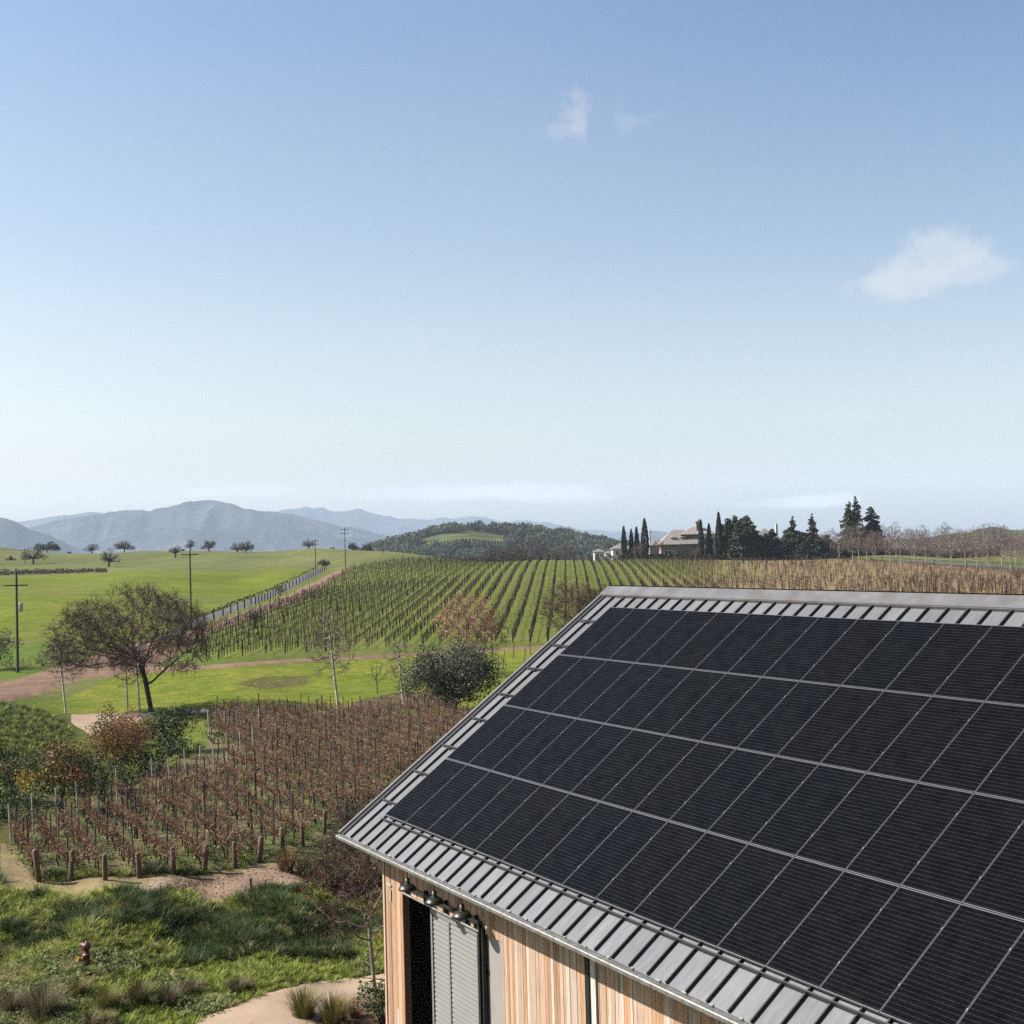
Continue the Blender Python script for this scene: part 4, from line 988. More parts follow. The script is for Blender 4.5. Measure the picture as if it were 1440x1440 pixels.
# bushes behind it
def bare_bush(seed, w, h, n, bark, tip, tw=4, lv=None, twr=.007):
    r = np.random.default_rng(seed); att = dome_pts(r, n, w, w, .3, h, shape='egg')
    return woody(r, att, vrange((0, 0, -.1), (0, 0, .2), 3), .17, .27, .006, .4, bark, tip, twigs=tw, twl=.35, twr=twr, leaves=lv)
tm, cm = bare_bush(62, 1.7, 3.6, 600, BK, (.15, .08, .07), lv=(260, .06, [(.28, .05, .04), (.2, .1, .05)], None)); place_tree('bare_shrub', tm, cm, onground(527, 45.5, 1200), 'tall bare reddish shrub between the vines and barn corner', 'shrub')
tm, cm = bare_bush(63, 1.5, 2.7, 420, BK, (.17, .10, .08), lv=(200, .06, [(.28, .05, .04), (.2, .1, .05)], None)); place_tree('bare_shrub', tm, cm, onground(485, 44.5, 1200), 'lower bare pinkish shrub left of the tall one by barn', 'shrub')
def shrub(name, px, py, w, h, cols, label, seed, leaf=.09, dens=330, lumps=26, pos=None, cat='shrub', stem=True, inner=.45, gap=.5):
    r = np.random.default_rng(seed); w *= 1.22; h *= 1.05; lumps = int(lumps * 1.5); L_ = []
    for k in range(lumps):
        d = r.normal(size=3); d /= np.linalg.norm(d); q = r.random() ** .4 * .78; big = 1.0
        if r.random() < .3: q *= 1.35; big = .7
        L_.append((d[0] * w / 2 * q, d[1] * w / 2 * q, h * .52 + d[2] * h * .42 * q, r.uniform(.14, .26) * min(w, h) * big))
    mb = leafy(r, L_, leaf, dens, cols, inner)
    p = at(px, py) if pos is None else pos
    e = empty(name, (p[0], p[1], p[2] - .03), 0, label, cat)
    sm = MB()
    for k in range(7):
        t = L_[k]; sm.tube([(r.normal(0, .06), r.normal(0, .06), -.05), (t[0] * .4, t[1] * .4, t[2] * .5), (t[0], t[1], t[2])], [.035, .025, .012], 5, c=(.1, .07, .05))
    sm.build('stems', M['bark'], e); mb.build('foliage', M['leaf'], e); return e
OL = [(.14, .15, .09), (.10, .115, .065), (.21, .21, .15), (.07, .08, .045)]
shrub('olive_bush', 0, 0, 6.2, 5.0, OL, 'large dark grey green olive bush against the roof edge', 71, .12, 300, 60, pos=onground(640, 88, 1000), cat='bush')
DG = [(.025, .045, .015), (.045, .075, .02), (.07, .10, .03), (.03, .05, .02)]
OR = [(.46, .15, .06), (.52, .30, .08), (.34, .11, .05), (.16, .16, .05), (.10, .11, .035), (.48, .24, .12)]
YG = [(.50, .36, .05), (.07, .09, .03), (.04, .06, .02), (.36, .12, .04), (.04, .06, .02), (.05, .07, .02), (.04, .055, .02)]
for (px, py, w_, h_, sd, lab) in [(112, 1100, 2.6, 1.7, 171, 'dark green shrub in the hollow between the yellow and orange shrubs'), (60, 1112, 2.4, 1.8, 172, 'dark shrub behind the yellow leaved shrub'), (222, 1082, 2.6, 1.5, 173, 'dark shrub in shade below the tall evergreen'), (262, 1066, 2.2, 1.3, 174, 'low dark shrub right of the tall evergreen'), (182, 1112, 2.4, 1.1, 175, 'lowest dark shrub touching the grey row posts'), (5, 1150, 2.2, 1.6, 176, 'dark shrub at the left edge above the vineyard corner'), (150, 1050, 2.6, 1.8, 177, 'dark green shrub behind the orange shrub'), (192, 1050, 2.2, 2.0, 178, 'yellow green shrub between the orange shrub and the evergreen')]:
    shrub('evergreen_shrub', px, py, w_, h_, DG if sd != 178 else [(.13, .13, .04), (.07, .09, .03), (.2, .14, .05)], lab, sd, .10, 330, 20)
shrub('autumn_shrub', 165, 1088, 3.3, 3.5, OR, 'rounded shrub with orange red and olive leaves behind the vines', 72, .09, 300, 34)
shrub('evergreen_shrub', 240, 1058, 2.5, 2.9, DG, 'dark evergreen shrub right of the orange shrub', 73, .10, 330, 24)
shrub('mixed_shrub', 86, 1142, 3.2, 3.3, YG, 'dark green shrub with yellow and red leaves at left', 74, .09, 330, 34)
shrub('evergreen_shrub', 18, 1128, 1.8, 2.5, DG + [(.2, .08, .04)], 'narrow dark shrub at the left picture edge', 75, .085, 330, 18)
shrub('evergreen_shrub', 140, 1118, 3.0, 1.9, DG, 'low dark green shrub between orange and yellow shrubs', 76, .09, 330, 24)
shrub('evergreen_shrub', 205, 1092, 2.9, 1.5, DG, 'low dark shrub beneath the orange shrub on its right', 77, .09, 330, 22)
shrub('evergreen_shrub', 40, 1168, 2.4, 1.7, [(.06, .09, .03), (.10, .12, .05), (.04, .06, .02)], 'low grey green shrub at the vineyard left corner', 78, .08, 330, 22)
shrub('evergreen_shrub', 300, 1046, 1.5, .9, DG, 'small dark shrub beside the back row posts', 79, .07, 330, 12)
shrub('evergreen_shrub', -5, 1085, 2.2, 2.0, DG, 'dark shrub cut by the left picture edge above the narrow one', 179, .09, 330, 18)
shrub('glossy_bush', 536, 1440, 1.35, 1.45, [(.03, .06, .015), (.07, .12, .03), (.045, .085, .02)], 'glossy green bush at the foot of the barn corner', 80, .075, 500, 20)
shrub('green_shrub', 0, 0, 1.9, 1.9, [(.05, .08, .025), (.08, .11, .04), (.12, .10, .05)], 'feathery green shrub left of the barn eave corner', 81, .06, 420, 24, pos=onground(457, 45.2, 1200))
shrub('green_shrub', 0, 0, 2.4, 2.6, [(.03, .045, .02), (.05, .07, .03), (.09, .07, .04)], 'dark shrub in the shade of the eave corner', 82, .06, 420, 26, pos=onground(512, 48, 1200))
shrub('autumn_shrub', 0, 0, 1.0, 1.0, [(.24, .14, .06), (.18, .13, .05), (.28, .17, .08)], 'small rusty brown bush beside the mulch bed', 83, .045, 700, 14, pos=onground(408, 45.8, 1200))
# shrubs at the field edge on the left
shrub('field_shrub', 0, 0, 5.0, 4.4, [(.08, .09, .04), (.12, .10, .06)], 'grey brown shrub cut by left edge beside the power pole', 84, .13, 150, 24, pos=onground(-6, 133, 900))
for (px, py, lab) in [(22, 944, 'scrubby bush at the foot of the near power pole'), (60, 936, 'scrubby bush just right of the near power pole'), (95, 932, 'scrubby bush behind the slim forked tree')]:
    p = at(px, py); shrub('scrub_bush', 0, 0, 3.4, 1.5, [(.08, .07, .04), (.10, .10, .04), (.14, .11, .07)], lab, int(px) + 500, .11, 170, 16, pos=p)
shrub('dark_bush', 0, 0, 2.6, 2.4, [(.02, .018, .02), (.035, .025, .025), (.05, .03, .025)], 'small black looking bush with pale top beside the dirt track', 88, .12, 260, 14, pos=at(358, 883))
rr_ = np.random.default_rng(89)
p = at(353, 880); V, Q, C = cards(rr_, np.array([(0, 0, 2.6)]) + rr_.normal(0, .28, (40, 3)), .16, (.6, .58, .5)); mb = MB(); mb.add(V, Q, c=C); mb.tube([(0, 0, 0), (0, 0, 2.6)], .03, 5, c=(.3, .25, .2))
tag(mb.build('pale_bloom', M['leaf'], None, p), 'pale dry seed head standing over the small black bush', 'plant')
shrub('road_shrub', 0, 0, 3.0, 2.4, DG, 'dark shrub between the road and the dirt track', 90, .16, 120, 12, pos=at(394, 838))

# ------------------------------------------------------------------ ornamental grasses and rough grass
def tussock(r, n, h, w, cols, blade=.009, droop=.9):
    P, Q, C = [], [], []; V = []
    for k in range(n):
        a = r.uniform(0, 2 * math.pi); out = np.array([math.cos(a), math.sin(a), 0]); side = np.array([-out[1], out[0], 0])
        L = h * r.uniform(.6, 1.15); sp = r.random() ** .6 * droop; b0 = out * r.random() * w * .25; c = np.array(cols[r.integers(0, len(cols))]) * r.uniform(.7, 1.3)
        prev = None; base = len(V)
        for j in range(4):
            f = j / 3; p = b0 + out * (sp * w * .5 * f ** 1.6) + np.array([0, 0, L * (f - .28 * sp * f * f)]); ww = blade * (1 - .8 * f)
            V.append(p - side * ww); V.append(p + side * ww)
            C.append(c * (1 + .25 * f)); C.append(c * (1 + .25 * f))
        for j in range(3): Q.append((base + 2 * j, base + 2 * j + 1, base + 2 * j + 3, base + 2 * j + 2))
    return np.array(V), np.array(Q), np.array(C)
OG = [(.20, .17, .04), (.13, .13, .03), (.28, .22, .08), (.16, .17, .04)]
def clump(px, py, w, h, lab, seed, cols=OG, n=520, blade=.010):
    r = np.random.default_rng(seed); V, Q, C = tussock(r, n, h, w, cols, blade)
    p = at(px, py); o = link('ornamental_grass', mesh_np('tussock', V, Q, None, C), M['grass'], None, (p[0], p[1], p[2] - .03)); return tag(o, lab, 'grass clump')
clump(427, 1430, 1.15, .85, 'yellow green grass clump on the path bend, left of two', 1)
clump(470, 1440, 1.15, .85, 'yellow green grass clump on the path bend, right of two', 2)
DRY = [(.20, .16, .09), (.27, .21, .12), (.12, .10, .05), (.08, .09, .03)]
clump(60, 1432, 1.5, 1.0, 'large dry grass clump at the bottom left corner', 3, DRY, 620)
clump(150, 1418, .9, .6, 'olive grass clump right of the large dry clump', 4, OG)
clump(196, 1412, 1.0, .75, 'dark based grass clump below the hydrant', 5, [(.07, .08, .025), (.15, .13, .05), (.2, .16, .08)])
clump(237, 1415, .9, .65, 'straw coloured grass clump right of the dark based one', 6, DRY)
clump(110, 1400, .8, .5, 'small green grass clump below left of the hydrant', 7, OG)
clump(15, 1425, 1.0, .7, 'brown grass clump cut by the left picture edge', 8, DRY)
clump(268, 1400, .8, .5, 'pale straw grass clump nearest the path edge', 9, DRY)
clump(402, 1225, 1.0, .9, 'rust coloured grass clump at the end of the mulch bed', 10, [(.26, .13, .05), (.2, .14, .05), (.1, .1, .03)], 520, .012)
clump(432, 1236, 1.1, .85, 'second rusty grass clump right of the mulch bed end', 11, [(.24, .14, .06), (.12, .13, .04), (.09, .1, .03)], 480, .012)
clump(335, 1395, .9, .45, 'straw grass mound overhanging the gravel path', 12, DRY)
clump(500, 1430, .6, .4, 'short reddish plant tuft in the mulch under the tree', 13, [(.25, .09, .05), (.12, .09, .04)], 200)

def rough_grass():
    r = np.random.default_rng(77)
    G1 = [(.30, .36, .055), (.42, .45, .08), (.17, .24, .035)]; G2 = [(.42, .35, .14), (.56, .46, .24), (.24, .25, .08)]; G3 = [(.045, .08, .016), (.085, .13, .025), (.022, .036, .009)]
    pats = []
    for cols, h, n in ((G1, .20, 26), (G1, .14, 26), (G2, .22, 24), (G2, .16, 22), (G3, .30, 34), (G3, .24, 34)):
        for _ in range(3):
            V, Q, C = tussock(r, n, h, h * 2.2, cols, .009, 1.1); V[:, 0] += .0; pats.append(mesh_np('g', V, Q, None, C))
    # leafy weeds
    for _ in range(3):
        V, Q, C = cards(r, r.normal(0, .13, (30, 3)) * np.array([1, 1, .35]) + np.array([0, 0, .09]), .07, [(.12, .17, .05)] * 30, normal=np.array([[0, 0, 1.5]]), nrand=.6); pats.append(mesh_np('w', V, Q, None, C * np.array([1.5, 1.4, 1.3, 1][:C.shape[1]])))
    for _ in range(3):
        V, Q, C = tussock(r, 130, .55, .8, DRY if _ else OG, .009, 1.0); pats.append(mesh_np('g', V, Q, None, C))
    pathp = wpoly([(240, 1462), (290, 1432), (370, 1400), (430, 1385), (490, 1377), (560, 1370), (640, 1369), (640, 1382), (560, 1386), (500, 1400), (470, 1410), (452, 1420), (440, 1434), (420, 1462)])
    bank0 = lambda x, y: (y > 38.0 + .0 * x)
    items = []; n = 15500
    x = r.uniform(-21, 1.0, n); y = r.uniform(25.5, 46.6, n)
    ok = ~inpoly(x, y, pathp) & ~inpoly(x, y, Z_soil) & ~inpoly(x, y, Z_mulch) & (x / y < -.085 + .02 * (y > 30)) & (~(inpoly(x, y, Z_mulch2)) | (r.random(n) < .04))
    z = gz(x, y); nn = vnoise(x, y, 2.2, 5) * .6 + vnoise(x, y, .8, 6) * .4
    for i in np.where(ok)[0]:
        X, Y = x[i], y[i]
        if Y > 38.6: k = (4 if nn[i] > .45 else 0) if r.random() < .85 else 2
        elif Y > 32.5: k = 0 if nn[i] > .4 else (6 if r.random() < .5 else 2)
        else: k = 2 if nn[i] < .55 else 0
        if k == 6: j = 18 + r.integers(0, 3)
        else: j = (k + r.integers(0, 2)) * 3 + r.integers(0, 3)
        if Y < 34 and r.random() < .035 and not inpoly(np.array([X + .7, X + .5]), np.array([Y - .3, Y]), pathp).any(): j = 21 + r.integers(0, 3)
        items.append((int(j), X, Y, z[i], r.uniform(0, 6.28), r.uniform(.6, 1.35) * (1.15 if Y > 38.6 else 1.0), r.uniform(.75, 1.3)))
    join_instances('rough_grass', items, pats, M['grass'], 'stuff', 'rough green and straw grass between the path and vineyard', 'grass')
    # weeds between the vine rows and grass on the mound at the left
    items = []
    n = 6500; x = r.uniform(-24, 0, n); y = r.uniform(46, 92, n); ok = inpoly(x, y, vpoly) & (vnoise(x, y, 1.7, 9) > .42); z = gz(x, y)
    for i in np.where(ok)[0]: items.append((int(18 + r.integers(0, 3)) if r.random() < .6 else int(r.integers(0, 6)), x[i], y[i], z[i], r.uniform(0, 6), r.uniform(.7, 1.5), r.uniform(.6, 1.1)))
    join_instances('weeds', items, pats, M['grass'], 'stuff', 'green weeds on the soil between the near vine rows', 'weeds')
    items = []; n = 9000; x = r.uniform(-45, -15, n); y = r.uniform(52, 98, n); mound = wpoly([(0, 1165), (30, 1120), (90, 1060), (104, 1024), (60, 1000), (0, 990), (-40, 986), (-60, 1165)])
    ok = inpoly(x, y, mound); z = gz(x, y)
    for i in np.where(ok)[0]: items.append((int(12 + r.integers(0, 6)) if r.random() < .25 else int(r.integers(0, 6)), x[i], y[i], z[i], r.uniform(0, 6), r.uniform(1.0, 1.9), r.uniform(.7, 1.2)))
    join_instances('mound_grass', items, pats, M['grass'], 'stuff', 'long green grass on the mound at the left edge', 'grass')
    items = []; n = 9000; x = r.uniform(-52, 8, n); y = r.uniform(84, 140, n); ok = inpoly(x, y, Z_lawn) & (vnoise(x, y, 3.0, 12) > .35); z = gz(x, y)
    for i in np.where(ok)[0]: items.append((int(r.integers(0, 6)), x[i], y[i], z[i], r.uniform(0, 6), r.uniform(.4, .8), np.array((1.35, 1.25, .8)) * r.uniform(.9, 1.25)))
    join_instances('lawn_grass', items, pats, M['grass'], 'stuff', 'uneven bright green grass tufts of the lawn', 'grass')
    # chips on the mulch bed
    V, Q, C = [], [], []
    n = 1500; x = r.uniform(-14, -6, n); y = r.uniform(42, 50, n); ok = inpoly(x, y, Z_mulch); z = gz(x, y) + .03
    P = np.c_[x, y, z][ok]; cc = np.array([(.35, .2, .14), (.2, .1, .07), (.5, .36, .28)])[r.integers(0, 3, len(P))]
    V, Q, C = cards(r, P, .09, cc, normal=np.array([[0, 0, 2.0]]), nrand=.6); tag(link('wood_chips', mesh_np('wood_chips', V, Q, None, C), M['grass']), 'reddish wood chips spread on the mulch bed', 'mulch', None, 'stuff')
rough_grass()

# boulders along the lawn edge
r = np.random.default_rng(90)
for k, (px, s, lab) in enumerate([(262, .5, 'grey boulder, leftmost of the row on the lawn edge'), (276, .4, 'grey boulder, second from left on the lawn edge'), (290, .55, 'larger grey boulder in the middle of the lawn edge row'), (306, .4, 'grey boulder, fourth from left on the lawn edge'), (322, .45, 'grey boulder, rightmost of the row on the lawn edge')]):
    import bmesh
    bm = bmesh.new(); bmesh.ops.create_icosphere(bm, subdivisions=2, radius=s)
    for v in bm.verts: v.co *= r.uniform(.75, 1.15); v.co.z *= .6
    me = bpy.data.meshes.new('boulder'); bm.to_mesh(me); bm.free(); p = at(px, 1005)
    tag(link('boulder', me, M['stone'], None, (p[0], p[1], p[2] + s * .25)), lab, 'boulder', 'boulders along the lawn edge')

# hydrant
p = at(122, 1358); hy = empty('fire_hydrant', p, math.radians(-25), 'dark red fire hydrant with yellow side cap in rough grass', 'hydrant')
mb = MB(); mb.lathe([(.0, -.05), (.15, -.05), (.15, .03), (.10, .04), (.095, .30), (.13, .31), (.13, .34), (.085, .36), (.075, .50), (.115, .51), (.125, .55)], 20); mb.build('barrel', M['red_paint'], hy, smooth=True)
mb = MB(); mb.lathe([(.125, .55), (.13, .60), (.10, .66), (.05, .69), (.03, .69), (.03, .73), (0, .73)], 20); mb.tube([(-.22, -.02, .60), (.0, 0, .60)], [.06, .075], 12); mb.build('bonnet', M['red_paint'], hy, smooth=True)
mb = MB(); mb.tube([(-.06, -.08, .22), (-.12, -.17, .22), (-.125, -.175, .22), (-.15, -.21, .22)], [.06, .06, .085, .08], 14); mb.build('outlet_cap', M['yellow_paint'], hy)
p = at(353, 1252); mb = MB(); mb.tube([(0, 0, -.1), (0, 0, .35)], .035, 8); mb.tube([(0, 0, .32), (0, 0, .40)], .05, 8); tag(mb.build('bollard_light', M['black'], None, p), 'short black garden light at the top of the grass bank', 'garden light')

# ------------------------------------------------------------------ power poles
def power_pole(px, base, h, lab, Y=None, arms=1, transformer=False, lean=.02):
    p = base; e = empty('utility_pole', p, 0, lab, 'utility pole')
    mb = MB(); mb.tube([(0, 0, -.5), (0, 0, h)], [.15, .10], 10); mb.build('pole', M['pole'], e)
    for a in range(arms):
        z = h - (1.3 if transformer else .5) - a * 1.0
        mb = MB(); mb.box(-1.15, 1.15, -.12, -.02, z - .06, z + .06); cx = mb.build('crossarm', M['pole'], e)
        mb = MB()
        for x in (-1.05, -.6, .6, 1.05): mb.lathe([(.0, z + .06), (.035, z + .06), (.045, z + .12), (.03, z + .2), (0, z + .22)], 8, o=(x, -.07, 0))
        link('insulators', mb.mesh('insulators'), M['steel_stake'], cx)
    if transformer:
        mb = MB(); mb.lathe([(0, 0), (.2, 0), (.22, .1), (.22, .8), (.2, .88), (0, .92)], 14, o=(.38, 0, h - 4.0)); mb.build('transformer', M['steel_stake'], e, smooth=True)
        mb = MB(); mb.tube([(0, 0, h), (0, 0, h + .5)], .03, 6); mb.build('pole_top_pin', M['pole'], e)
    e.rotation_euler = (0, lean, .15); return e
b1 = at(25, 946)
power_pole(0, b1, 10.2, 'nearest utility pole at the left with grey transformer', transformer=True, lean=.0)
b2 = onground(267, 172); power_pole(0, b2, float(atY(264, 775, 172)[2] - b2[2]), 'tall utility pole rising behind the big oak', lean=0)
b3 = onground(485.5, 332); power_pole(0, b3, float(atY(485, 742, 332)[2] - b3[2]), 'utility pole with two crossarms at top of dirt track', arms=2, lean=0)
b4 = onground(443.5, 352); power_pole(0, b4, float(atY(443, 758, 352)[2] - b4[2]), 'shorter utility pole with wide head beside the road crest', arms=2, lean=0)
b5 = onground(538.5, 420); power_pole(0, b5, float(atY(538.5, 760, 420)[2] - b5[2]), 'small distant utility pole against the wooded hill', lean=0)
b6 = onground(35, 440); power_pole(0, b6, 5.5, 'very small distant pole in the left pasture', lean=0)
mb = MB()
pA = np.array([b1[0] - 1.0, b1[1], b1[2] + 8.95]); pB = pA + np.array([-40, -25, -.5])
for dz in (0, .0):
    mb.tube([pA * (1 - t) + pB * t - np.array([0, 0, 4 * 1.0 * t * (1 - t)]) for t in np.linspace(0, 1, 14)], .012, 4)
tag(mb.build('power_line', M['black']), 'thin power line running left from the nearest pole', 'cable')

# fence along the road
fpts = [(287, 874.6), (316, 865.6), (356.6, 851.5), (391, 836), (431, 816), (459, 801.5)]
W = np.array([at(*p) for p in fpts]); dd = np.r_[0, np.cumsum(np.linalg.norm(np.diff(W[:, :2], axis=0), axis=1))]
fence = empty('roadside_fence', W[0], 0, 'wire fence on dark wooden posts between road and dirt track', 'fence')
mb0 = MB(); mb0.box(-.09, .09, -.09, .09, -.2, 1.45); mef = mb0.mesh('fence_post'); nP = 33; FP = []
for k in range(nP):
    s = dd[-1] * k / (nP - 1); x = np.interp(s, dd, W[:, 0]); y = np.interp(s, dd, W[:, 1]); z = float(gz(x, y)); FP.append((x, y, z))
    link('fence_post', mef, M['pole'], fence, (x - W[0][0], y - W[0][1], z - W[0][2]))
for zz in (.5, .9, 1.3):
    mb = MB(); mb.tube([(x - W[0][0], y - W[0][1], z - W[0][2] + zz) for x, y, z in FP], .012, 3, cap=False); mb.build('fence_wire', M['pole'], fence)
# dark verge hedge on the road's far side
r = np.random.default_rng(95); L_ = []
for t in np.linspace(0, 1, 60):
    px = 285 + (445 - 285) * t; py = np.interp(px, [285, 320, 391, 420, 446], [867, 853, 825.5, 810.5, 799]); q = at(px, py); L_.append((q[0], q[1], q[2] + .15, r.uniform(.3, .75)))
o = leafy(r, L_, .3, 60, [(.03, .05, .015), (.05, .075, .02)]).build('verge_scrub', M['leaf']); tag(o, 'dark low scrub along the far verge of the road', 'scrub', None, 'stuff')
# stakes near the barn roof edge
for k, (px, py, lean, lab) in enumerate([(707, 940, .12, 'reddish stake left of four by the roof edge'), (737, 935, .1, 'reddish stake second from left by the roof edge'), (746, 921, -.05, 'short reddish stake third from left by roof edge'), (722, 926, .05, 'short dark stake behind the two reddish stakes')]):
    mb = MB(); mb.tube([(0, 0, -.2), (0, 0, 1.7)], .06, 6); p = at(px, py); o = mb.build('wood_stake', M['wood_post'], None, p); o.rotation_euler = (0, lean, 0); tag(o, lab, 'stake')

# ------------------------------------------------------------------ pasture oaks
def low_tree(seed, w, h, trunk_h, cols, lumps=14, leaf=.55, dens=26, bark=(.06, .05, .045), lean=0, flat=.8):
    r = np.random.default_rng(seed); L_ = []
    mb = MB(); top = np.array([lean, 0, trunk_h]); mb.tube([(0, 0, -.6), (lean * .6, 0, trunk_h * .6), top], [.42, .32, .26], 7, c=bark)
    for k in range(lumps):
        a = r.uniform(0, 6.28); q = math.sqrt(r.random()); x, y = math.cos(a) * q * w / 2 * .85, math.sin(a) * q * w / 2 * .85
        z = trunk_h * .8 + (h * .93 - trunk_h * .8) * math.sqrt(max(0.05, 1 - q * q)) * r.uniform(.35, 1); rr = r.uniform(.09, .16) * w
        L_.append((x + lean, y, z, rr)); mb.tube([top, (top + np.array([x + lean, y, z])) / 2 + r.normal(0, .3, 3), (x + lean, y, z)], [.2, .13, .07], 4, c=bark)
    tm = mb.mesh('trunk'); cm = leafy(r, [(a, b, c, d) for a, b, c, d in L_], leaf, dens, cols, .35).mesh('crown'); return tm, cm
GB = [(.15, .135, .10), (.19, .17, .13), (.12, .11, .085)]; GD = [(.035, .045, .025), (.055, .065, .035), (.03, .04, .02)]
GP = 'scattered oaks on the left pasture'
pt = [  # px of trunk base, py base, depth, width px, height px, kind, label
    (47, 791, 440, 38, 28, 'b', 'broad bare grey oak nearest the left edge of the pasture'),
    (66, 773.5, 600, 36, 17, 'd', 'dark leafy oak on the pasture ridge at left'),
    (16, 786, 470, 15, 7, 'd', 'small dark bush left of the broad bare pasture oak'),
    (97, 774, 600, 8, 4.5, 'd', 'tiny dark bush on the ridge right of dark leafy oak'),
    (129, 774, 610, 26, 16, 'b', 'bare v shaped oak on the ridge, left of the ridge pair'),
    (175, 776, 610, 31, 17, 'm', 'spreading grey oak on the ridge, right of the v shaped one'),
    (152, 797, 400, 33, 27, 'b', 'leaning grey oak low on the pasture slope'),
    (247, 787, 480, 24, 20, 'b', 'grey oak left of the tall utility pole head'),
    (268, 776, 600, 19, 19, 'b', 'tall narrow bare oak beside the utility pole head'),
    (294, 778, 570, 24, 16, 'm', 'round grey oak just right of the utility pole head'),
    (257, 774, 620, 7, 5, 'd', 'tiny dark oak left of the utility pole head'),
    (334, 780, 540, 26, 14, 'b', 'left oak of the touching pair in mid pasture'),
    (346, 781, 535, 25, 18, 'm', 'right oak of the touching pair in mid pasture'),
    (434, 773, 590, 24, 15, 'b', 'bare oak left of the short utility pole on ridge'),
    (455, 795, 365, 20, 10, 'm', 'rounded grey shrub oak at the road crest'),
    (469, 773.5, 590, 11, 8, 'd', 'small dark oak between the two utility poles'),
    (496, 778, 560, 18, 16, 'D', 'dark oak right behind the two armed utility pole'),
    (516, 780, 550, 18, 15, 'D', 'dark rounded oak right of the tallest ridge pole')]
for k, (px, py, Y, wp, hp, kd, lab) in enumerate(pt):
    s = Y / FPX; w, h = wp * s, hp * s; cols_ = {'b': GB, 'm': [(.085, .085, .055), (.11, .105, .07)], 'd': GD, 'D': GD}[kd]
    small = hp < 9
    tm, cm = low_tree(400 + k, w, h, h * (.12 if small else .30), cols_, 9 if small else (30 if kd in 'bm' else 26), .34 if kd in 'bm' else .45, (20 if kd == 'b' else 40) * (1.6 if small else 1), lean=(.6 if k == 6 else 0))
    base = onground(px, Y, py); place_tree('oak_tree' if not small else 'small_oak', tm, cm, base, lab, group=GP, sink=.1)
# distant brown vine strip in the left pasture
r = np.random.default_rng(96); L_ = []
for rr in range(3):
    for t in np.linspace(0, 1, 120):
        px = -40 + 190 * t; q = at(px, np.interp(px, [-40, 0, 150], [809.5, 809, 805]) - rr * 1.5); L_.append((q[0], q[1], q[2] + .4 + r.normal(0, .25), r.uniform(.3, .7) * (1 - .6 * max(0, px - 90) / 60)))
o = leafy(r, L_, .4, 26, [(.09, .06, .05), (.13, .09, .08)]).build('distant_vine_strip', M['leaf']); tag(o, 'brown strip of distant vines across the left pasture', 'vineyard', None, 'stuff')

